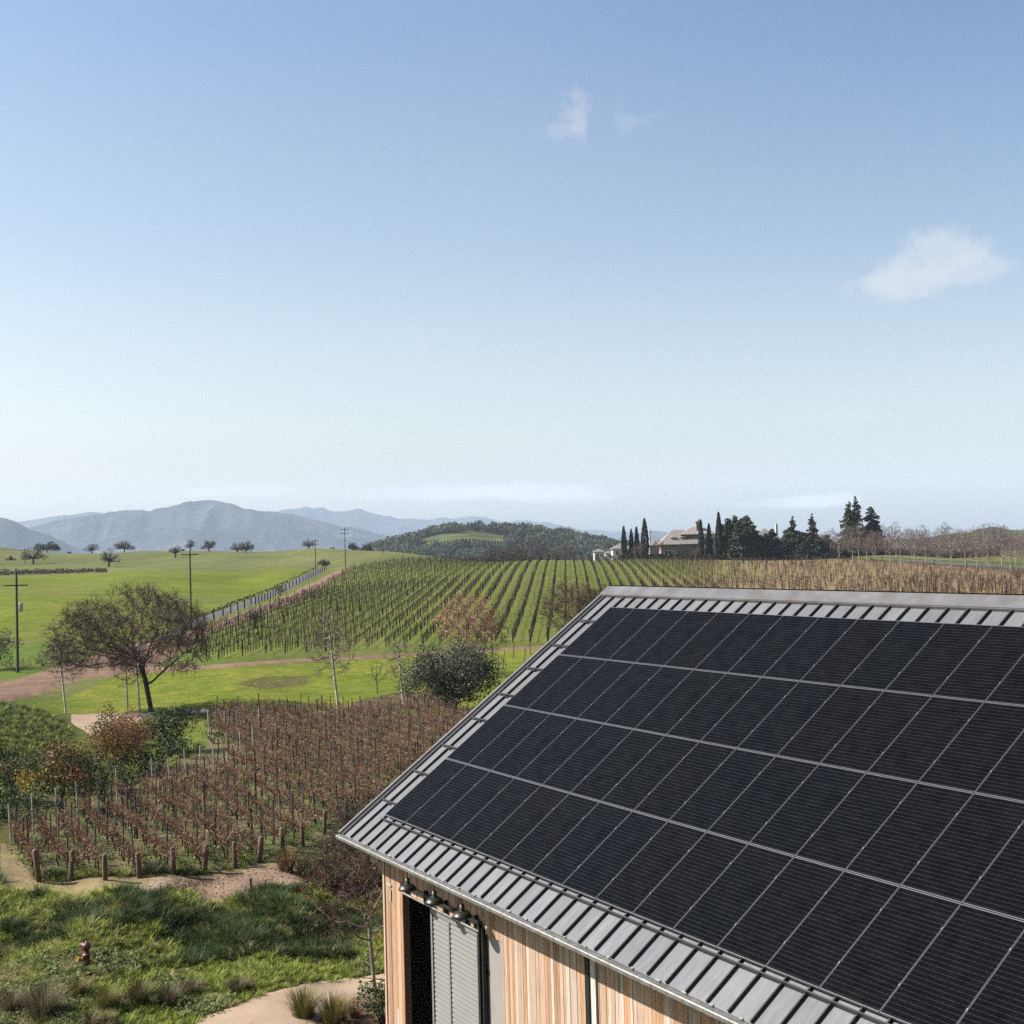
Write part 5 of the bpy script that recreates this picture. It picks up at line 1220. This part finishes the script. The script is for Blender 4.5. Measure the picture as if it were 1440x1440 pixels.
# ------------------------------------------------------------------ wooded hill
def wood():
    r = np.random.default_rng(97); var = []
    for k in range(6):
        rr = np.random.default_rng(500 + k); L_ = [(rr.normal(0, 2.2), rr.normal(0, 2.2), rr.uniform(2.5, 6), rr.uniform(1.6, 2.8)) for _ in range(7)]
        cc = [[(.05, .07, .035), (.08, .10, .05)], [(.04, .055, .03), (.06, .075, .04)], [(.12, .13, .07), (.09, .10, .05)], [(.19, .15, .115), (.15, .13, .09)], [(.055, .075, .04)], [(.08, .10, .055), (.13, .14, .08)]][k]
        var.append(leafy(rr, L_, .9, 14, cc, .4).mesh('t'))
    vy = [(592, 777), (612, 765), (650, 757), (700, 755), (722, 760), (710, 781), (660, 785), (600, 780)]
    items = []; tries = 0
    while len(items) < 1900 and tries < 20000:
        tries += 1; px = r.uniform(500, 1080); Y = r.uniform(870, 1240); q = fh_point(px, Y)
        ry = q[2] - H; # projected photo row
        py = np.interp(px, [0, 1440], [788, 750.6]) - ry / Y * FPX
        if 585 < px < 712 and 752 < py < 774 and Y < 1150: continue
        if 640 < px < 702 and py < 752 and r.random() < .8: continue
        if px > 860 and r.random() < .3: continue
        k = int(r.choice(6, p=[.3, .25, .15, .06, .14, .10])); items.append((k, q[0], q[1], q[2] - .8, r.uniform(0, 6), r.uniform(.8, 1.6), r.uniform(.6, 1.5)))
    for t in np.linspace(0, 1, 44):     # dark line of oaks under the hill vineyard
        px = 535 + 330 * t; Y = r.uniform(800, 850); g = onground(px, Y); items.append((int(r.integers(0, 2)), g[0], Y, -8 + r.normal(0, .5), 0, r.uniform(1.0, 1.5), 1.0))
    join_instances('woodland', items, var, M['leaf'], 'stuff', 'dense oak wood covering the hill beyond the vineyard', 'wood')
    # the small vineyard on that hill
    mb = MB(); rows_ = []
    for i in range(-4, 30):
        px = 590 + i * 4.4
        pts = []
        for Y in np.linspace(905, 1065, 14):
            pxx = px + (Y - 905) * .05; pts.append(fh_point(pxx, Y, .9))
        pts = [p for p in pts if 586 < 720 + p[0] / p[1] * FPX < 716]
        if len(pts) > 2: mb.tube(pts, .55, 5, c=(.07, .09, .035))
    tag(mb.build('hill_vineyard', M['leaf']), 'tiny striped vineyard patch in the wooded hill', 'vineyard', None, 'stuff')
    V = []; px0 = np.linspace(585, 718, 30); n = 12
    for Y in np.linspace(890, 1075, n):
        for px in px0: V.append(fh_point(px, Y, .25))
    i = (np.arange(n - 1)[:, None] * 30 + np.arange(29)[None]).ravel()
    C = np.tile((.15, .20, .055), (len(V), 1)); tag(link('meadow', mesh_np('meadow', V, np.c_[i, i + 1, i + 31, i + 30], None, C, True), M['hill']), kind='structure')
    for k, (px, lab) in enumerate([(622, 'leftmost of the round oaks on the wooded hilltop'), (634, 'second round oak on the wooded hilltop'), (659, 'lone round oak on the bare part of the hilltop'), (674, 'round oak right of the lone hilltop oak'), (690, 'rightmost of the round oaks on the wooded hilltop')]):
        q = fh_point(px, 1145); tm, cm = low_tree(600 + k, 10.5, 8.5, 2.0, GD, 14, .8, 16)
        place_tree('oak_tree', tm, cm, q, lab, group='round oaks on the hilltop')
wood()
# brown bare trees just beyond the crest
for k, (px, wp, hp, Y, lab, col) in enumerate([(745, 62, 40, 520, 'widest bare brown tree behind the vineyard crest', (.15, .11, .095)), (793, 36, 34, 520, 'pinkish bare tree behind the crest, right of widest one', (.22, .16, .14)), (700, 42, 20, 480, 'low brown bare tree behind the crest, left of widest', (.14, .095, .08)), (722, 38, 24, 500, 'middling brown bare tree behind the crest', (.13, .09, .075))]):
    r = np.random.default_rng(610 + k); s = Y / FPX; w, h = wp * s / 2, hp * s + 3
    att = dome_pts(r, 420, w, w, h * .2, h, shape='egg'); tm, cm = woody(r, att, vrange((0, 0, -.3), (0, 0, h * .25), 4), .6, .85, .03, .42, (.09, .07, .06), col, twigs=5, twl=1.3, twr=.045)
    g = onground(px, Y); pz = atY(px, 787, Y)[2] - 2.5; place_tree('bare_tree', tm, cm, (g[0], g[1], min(g[2], pz) if g[2] < pz else g[2]), lab)

# ------------------------------------------------------------------ the house group
HY = 366
def hp_(px, py=785, Y=HY): return atY(px, py, Y)
def gable_block(mb, x0, x1, y0, y1, z0, z1): mb.box(x0, x1, y0, y1, z0, z1)
def hip(mb, x0, x1, y0, y1, z, rh, o=.5, gable=False):
    x0 -= o; x1 += o; y0 -= o; y1 += o; w = (y1 - y0) / 2; L = x1 - x0
    if L >= 2 * w: a, b = (x0 + (0.02 if gable else w * .9), (y0 + y1) / 2), (x1 - (0.02 if gable else w * .9), (y0 + y1) / 2)
    else: a, b = ((x0 + x1) / 2, y0 + L / 2 * .9), ((x0 + x1) / 2, y1 - L / 2 * .9)
    V = [(x0, y0, z), (x1, y0, z), (x1, y1, z), (x0, y1, z), (a[0], a[1], z + rh), (b[0], b[1], z + rh), (x0, y0, z - .2), (x1, y0, z - .2), (x1, y1, z - .2), (x0, y1, z - .2)]
    if L >= 2 * w: Q = [(0, 1, 5, 4), (2, 3, 4, 5)]; T = [(1, 2, 5), (3, 0, 4)]
    else: Q = [(1, 2, 5, 4), (3, 0, 4, 5)]; T = [(0, 1, 4), (2, 3, 5)]
    mb.add(V, Q + [(0, 6, 7, 1), (1, 7, 8, 2), (2, 8, 9, 3), (3, 9, 6, 0), (6, 9, 8, 7)], T)
def window(par, x, z, w, h, y, arch=False, mat='white'):
    mb = MB(); mb.box(x - .1, x + w + .1, y - .08, y - .005, z - .1, z + h + .12); f = mb.build('window', M[mat], par)
    mb = MB(); mb.box(x, x + w, y - .10, y - .082, z, z + h); link('pane', mb.mesh('pane'), M['glass_dark'], f)
s = HY / FPX
g = hp_(930); gzb = float(gz(g[0], g[1])) - .3
house = empty('stone_house', (g[0], HY, gzb), 0, 'large stone country house with brown hipped roofs, chimney and dormers', 'house')
zoff = 0
mb = MB(); mb.box(0, 11.5, 0, 9, -1, 4.4); mb.box(11.5, 16.0, -.6, 9, -1, 7.2); mb.build('wall', M['wall_stone'], house)
mb = MB(); mb.box(12.0, 15.9, -.72, -.61, .2, 7.0); mb.build('pale_bay', M['wall_pale'], house)
mb = MB(); hip(mb, 0, 11.5, 0, 9, 4.4, 4.2, .8); rf = mb.build('roof', M['tile'], house)
mb = MB(); hip(mb, 6.5, 16.2, 1.5, 9.5, 7.21, 2.2, .6); mb.box(6.5, 11.49, 1.5, 9.02, 4.5, 7.2); mb.build('upper_roof', M['tile'], house)
mb = MB(); mb.box(10.9, 12.1, 3.0, 4.2, 7.3, 10.6); mb.box(10.7, 12.3, 2.8, 4.4, 10.6, 10.9); mb.lathe([(.25, 10.9), (.28, 11.4), (.1, 11.5)], 8, o=(11.5, 3.6, 0)); link('chimney', mb.mesh('chimney'), M['wall_stone'], rf)
for dx in (3.2, 5.9):
    mb = MB(); mb.box(dx, dx + 1.3, 1.0, 3.0, 5.4, 6.4); d_ = link('dormer', mb.mesh('dormer'), M['wall_pale'], rf)
    mb = MB(); hip(mb, dx, dx + 1.3, 1.0, 3.0, 6.41, .7, .25); mb.build('dormer_roof', M['tile'], rf)
for (x, z, w, h) in [(1.0, .3, .9, 2.3), (2.1, .3, .9, 2.3), (5.0, .3, .7, 2.4), (5.9, .3, .7, 2.4), (6.8, .3, .7, 2.4)]: window(house, x, z, w, h, 0)
for (x, z, w, h) in [(12.6, 4.2, .8, 1.6), (14.2, 4.2, .8, 1.6), (12.6, .6, .8, 2.2), (14.2, .6, .8, 2.2)]: window(house, x, z, w, h, -.72, mat='wall_stone')
def simple_house(px0, px1, pytop, pybase, Y, roofpx, wallmat, roofmat, lab, chim=None, nwin=3, name='house', depth=8):
    a = atY(px0, pybase, Y); b = atY(px1, pybase, Y); s = Y / FPX; w = b[0] - a[0]; gzz = float(gz(a[0], Y)); z0 = min(a[2], gzz) ; ht = (pybase - pytop) * s + a[2] - z0
    e = empty(name, (a[0], Y, z0), 0, lab, 'house')
    mb = MB(); mb.box(0, w, 0, depth, -1.5, ht); mb.build('wall', M[wallmat], e)
    mb = MB(); hip(mb, 0, w, 0, depth, ht + .01, roofpx * s, .5); rf = mb.build('roof', M[roofmat], e)
    if chim: 
        mb = MB(); cx = (chim[0] - px0) * s; mb.box(cx, cx + chim[2] * s, 2, 3, ht, ht + chim[1] * s); link('chimney', mb.mesh('chimney'), M['wall_pale'], rf)
    for k in range(nwin): window(e, w * (k + .6) / (nwin + .6), ht - (pybase - pytop) * s * .75, min(1.0, w / nwin * .4), (pybase - pytop) * s * .45, 0)
    return e
simple_house(862, 889, 772, 783, 430, 8, 'wall_pale', 'tile_grey', 'white house with grey roof left of the cypress row', nwin=3)
simple_house(914, 929, 767, 784, 372, 5, 'wall_stone', 'tile', 'small stone outbuilding with white chimney beside the stone house', chim=(915, 22, 2), nwin=1, depth=6)
simple_house(1062, 1096, 757, 785, 392, 14, 'wall_stone', 'tile_grey', 'tall dark roofed house hidden behind the conifers', chim=(1094, 20, 3), nwin=3)
simple_house(1118, 1178, 765, 785, 400, 12, 'wall_stone', 'tile', 'long brown roofed house behind the two spired conifers', nwin=4)
simple_house(836, 850, 776, 785, 640, 4, 'wall_pale', 'tile_grey', 'small far white house left end of the far pair', nwin=2)
simple_house(852, 862, 778, 786, 600, 3, 'wall_pale', 'tile_grey', 'lower far white house right end of the far pair', nwin=1)
# hedge
r = np.random.default_rng(98)
def hedge(px0, px1, Y0, Y1, h, lab, w=1.2, col=GD):
    n = int(abs(px1 - px0) / 1.4); L_ = []; a = onground(px0, Y0); 
    for t in np.linspace(0, 1, n):
        q = onground(px0 + (px1 - px0) * t, Y0 + (Y1 - Y0) * t); 
        for zz in np.arange(.3, h, .55): L_.append((q[0] - a[0], q[1] - a[1], q[2] - a[2] + zz, w * .6))
    mb = leafy(r, L_, .38, 60, [(.018, .026, .012), (.028, .038, .016)], .5)
    o = mb.build('hedge', M['leaf'], None, a); return tag(o, lab, 'hedge')
hedge(872, 1176, 352, 352, 1.3, 'low dark hedge in front of the stone house and conifers')
hedge(1218, 1345, 385, 350, 1.5, 'dark hedge behind the left part of the tree avenue')
hedge(1335, 1404, 350, 372, 1.6, 'dark hedge bending away behind the avenue at right')
hedge(1180, 1192, 347, 347, 2.0, 'small green bush standing at the corner of the hedge', 1.6)

def cypress(seed, h, w):
    r = np.random.default_rng(seed); n = int(1700 * h / 12); z = r.random(n) ** .9; a = r.uniform(0, 6.28, n); rad = w / 2 * np.sin(np.clip((z * .93 + .07), 0, 1) * math.pi) ** .55 * (1 - z * .45) * r.uniform(.75, 1.1, n)
    P = np.c_[np.cos(a) * rad, np.sin(a) * rad, z * h + .2]; mb = MB(); V, Q, C = cards(r, P, .55, np.array([(.018, .030, .014), (.028, .042, .018)])[r.integers(0, 2, n)], .6, normal=np.c_[np.cos(a), np.sin(a), np.full(n, .5)]); mb.add(V, Q, c=C)
    cm = mb.mesh('crown'); mb = MB(); mb.tube([(0, 0, -.4), (0, 0, h * .9)], [.16, .03], 6, c=(.08, .06, .05)); return mb.mesh('trunk'), cm
for k, (px, top, wp, lab) in enumerate([(878, 741, 6, 'leftmost slender cypress of the group by the white house'), (888.5, 745, 5, 'second slender cypress from the left'), (896, 742, 5, 'third slender cypress from the left'), (907.5, 730, 8.5, 'tallest of the left four cypresses'),
                                        (986.5, 731, 6, 'cypress in front of the chimney of the stone house'), (998, 737, 6, 'cypress right of the chimney before the pale bay'), (1012, 721, 8, 'tall twin tipped cypress at the right end of stone house')]):
    b = onground(px, 357); h = float(atY(px, top, 357)[2] - b[2]); tm, cm = cypress(700 + k, h, wp * 357 / FPX * 1.5); place_tree('cypress', tm, cm, b, lab, group='cypresses around the stone house')
def conifer(seed, h, w, cols, bare_top=0, taper=1.0, droop=.25, gaps=.15):
    r = np.random.default_rng(seed); mb = MB(); mt = MB(); mt.tube([(0, 0, -.4), (0, 0, h * .6), (0, 0, h)], [.32, .18, .03], 7, c=(.08, .06, .05)); z = h * .04
    while z < h * .985:
        f = z / h; L = w / 2 * (1 - f) ** taper * r.uniform(.75, 1.15) + .18; nb = int(5 + 5 * (1 - f))
        for k in range(nb):
            if r.random() < gaps: continue
            a = r.uniform(0, 6.28); l = L * r.uniform(.7, 1.15); d = np.array([math.cos(a), math.sin(a), 0]); n = max(5, int(l * 15)); t = r.random(n) ** .7
            P = d * (t * l)[:, None] + np.array([0, 0, 1.0]) * (z + t * l * (.12 - droop * t))[:, None] + r.normal(0, .13 + .1 * l * .2, (n, 3)); c = np.array(cols)[r.integers(0, len(cols), n)]
            V, Q, C = cards(r, P, .5 if l > .6 else .32, c, 1.3, normal=np.array([[0, 0, .8]]) + d * .4); mb.add(V, Q, c=C)
            mt.tube([(0, 0, z), tuple(d * l * .8 + np.array([0, 0, z + l * (.12 - droop * .6)]))], [.05, .015], 3, c=(.07, .055, .045), cap=False)
        z += h * .028 + .12
    return mt.mesh('trunk'), mb.mesh('crown')
CG = [(.05, .068, .03), (.07, .09, .04), (.095, .115, .055)]; CB = [(.035, .05, .03), (.055, .07, .045)]; CO = [(.12, .13, .045), (.075, .09, .035)]
for k, (px, top, wp, Y, cols_, tp, lab) in enumerate([(1025, 727, 20, 358, CG, .6, 'first broad conifer right of the twin tipped cypress'), (1034, 724, 18, 360, CG, .6, 'second broad conifer close behind the first'), (1051, 724, 36, 355, CO, .7, 'widest olive green conifer with several tips'), (1040, 733, 26, 352, CG, .7, 'shorter conifer filling the gap before the widest'),
        (1087, 742, 26, 355, CB, .8, 'dark rounded conifer before the dark roofed house'), (1116, 725, 28, 356, CG, 1.0, 'left of the two spired conifers, with open branches'), (1143.5, 721, 30, 356, CO, 1.15, 'right of the two spired conifers, olive with thin tip'),
        (1196, 703, 38, 372, CG, .95, 'tall broad conifer before the bare tree avenue'), (1205, 697, 24, 376, CB, .8, 'tallest thin topped conifer just right of the broad one'), (1226, 712, 38, 378, CB, .7, 'dark shaggy conifer right of the tallest one'), (1071, 752, 22, 354, CB, .7, 'low dark conifer between widest and rounded ones'), (1130, 762, 26, 352, CB, .7, 'low dark conifer between the two spired conifers'), (1102, 757, 22, 360, CG, .7, 'low green conifer left of the spired pair'), (1018, 736, 20, 363, CB, .55, 'dark conifer directly behind the twin tipped cypress'), (1061, 738, 24, 358, CG, .6, 'conifer filling right side of the widest one'), (1044, 727, 22, 364, CB, .6, 'dark conifer behind the widest one'), (1079, 750, 22, 360, CB, .6, 'dark conifer left of the rounded one'), (1108, 744, 28, 362, CG, .6, 'broad green conifer between rounded one and left spire'), (1128, 747, 26, 363, CB, .6, 'broad dark conifer behind the gap between the two spires'), (1164, 752, 24, 364, CG, .6, 'rounded conifer nearest the first bare avenue trees'), (1152, 755, 22, 360, CB, .7, 'dark conifer at the right end of the spired pair')]):
    b = onground(px, Y); h = float(atY(px, top, Y)[2] - b[2]); tm, cm = conifer(720 + k, h, wp * 1.5 * Y / FPX, cols_, taper=tp, gaps=.3 if k in (5, 6, 8) else .12); place_tree('conifer', tm, cm, b, lab, group='conifers around the houses')
# avenue of bare trees at the right
var = []
for k in range(5):
    r = np.random.default_rng(740 + k); att = dome_pts(r, 260, 2.7, 2.7, 2.1, 8.3 if k < 3 else 10.5, shape='egg')
    tm, cm = woody(r, att, vrange((0, 0, -.3), (0, 0, 2.2), 6), .45, .62, .02, .40, (.45, .42, .38), (.30, .215, .185), twigs=4, twl=.75, twr=.017, leaves=(120, .16, [(.25, .15, .11), (.3, .2, .15)], None), split=.45, trunk_r=.15)
    rt = empty('avenue_tree', (0, 0, -50), 0, 'x', 'tree', 'bare trees of the avenue on the right'); link('trunk', tm, M['bark'], rt); link('crown', cm, M['leaf'], rt); var.append(rt)
av = []
r = np.random.default_rng(750)
for k in range(16): av.append((1182 + k * 17.3 + r.normal(0, 1.5), np.interp(k, [0, 15], [335, 268]), 'front'))
for k in range(17): av.append((1156 + k * 18 + r.normal(0, 2), np.interp(k, [0, 16], [362, 300]), 'middle'))
for k in range(14): av.append((1240 + k * 16 + r.normal(0, 3), np.interp(k, [0, 13], [405, 360]), 'back'))
cntr = {}
on2 = ordn + ['nineteenth']
for i, (px, Y, rowk) in enumerate(av):
    b = onground(px, Y); k = cntr.get(rowk, 0); cntr[rowk] = k + 1; v = i % 5; used = i >= 5
    sc = r.uniform(.82, 1.05) * (.95 if rowk == 'front' else 1.0)
    lab = 'bare pinkish avenue tree, %s from the left in the %s row' % (on2[k], rowk)
    if not used: o = var[v]; o.location = (b[0], b[1], b[2] - .05); o.rotation_euler = (0, 0, r.uniform(0, 6)); o.scale = (sc,) * 3; o['label'] = lab
    else: copy_tree(var[v], (b[0], b[1], b[2] - .05), r.uniform(0, 6), sc, lab)
r = np.random.default_rng(760)
for k, (px, Y, lab) in enumerate([(925, 356, 'small bare tree with reddish crown left of the stone house'), (900, 352, 'rusty leaved small tree among the left cypresses'), (893, 351, 'slim white trunked tree before the left cypresses'), (921, 351, 'slim white trunked tree before the outbuilding'), (949, 351, 'slim white trunked tree before the house windows'), (978, 351, 'slim white trunked tree before the right windows')]):
    b = onground(px, Y); hh = [5.5, 4.6, 3.6, 3.2, 3.2, 3.2][k]
    att = dome_pts(r, 130, hh * .36, hh * .36, hh * .38, hh, shape='egg'); tm, cm = woody(r, att, vrange((0, 0, -.3), (0, 0, hh * .4), 5), .32, .45, .02, .4, (.3, .27, .24), (.22, .14, .115), twigs=4, twl=.5, twr=.02, leaves=((260 if k < 2 else 50), .16, [(.24, .10, .06), (.3, .17, .1)], None), split=.45, trunk_r=.11)
    place_tree('bare_tree', tm, cm, b, lab)
# wooded line behind the avenue
L_ = []
for t in np.linspace(0, 1, 150):
    px = 1225 + 330 * t; q = onground(px, 560 + 30 * math.sin(t * 20)); L_.append((q[0], q[1], q[2] + r.uniform(0, 3.5), r.uniform(2.0, 3.5)))
o = leafy(r, L_, .9, 7, [(.30, .24, .21), (.22, .20, .15), (.34, .27, .25)], .4).build('distant_trees', M['leaf']); tag(o, 'brown and green mass of far trees behind the avenue', 'wood', None, 'stuff')
L_ = []
for t in np.linspace(0, 1, 90):
    px = 800 + 120 * t; q = onground(px, 700); L_.append((q[0], q[1], -6 + r.uniform(1, 9), r.uniform(2.5, 4.5)))
o = leafy(r, L_, .9, 7, [(.05, .06, .035), (.08, .08, .05)], .4).build('distant_trees', M['leaf']); tag(o, 'dark tree mass behind the far white houses', 'wood', None, 'stuff')

# ------------------------------------------------------------------ haze
mb = MB(); mb.box(-9000, 9000, -60, 10500, -40, 520); hz = mb.build('haze', None); tag(hz, kind='stuff')
hm = bpy.data.materials.new('haze_air'); hm.use_nodes = True; nt = hm.node_tree; nt.nodes.clear()
out = nt.nodes.new('ShaderNodeOutputMaterial'); pv = nt.nodes.new('ShaderNodeVolumePrincipled'); pv.inputs['Color'].default_value = (.68, .81, 1.0, 1); pv.inputs['Density'].default_value = .000072; pv.inputs['Anisotropy'].default_value = 0
nt.links.new(pv.outputs[0], out.inputs['Volume']); hz.data.materials.append(hm)
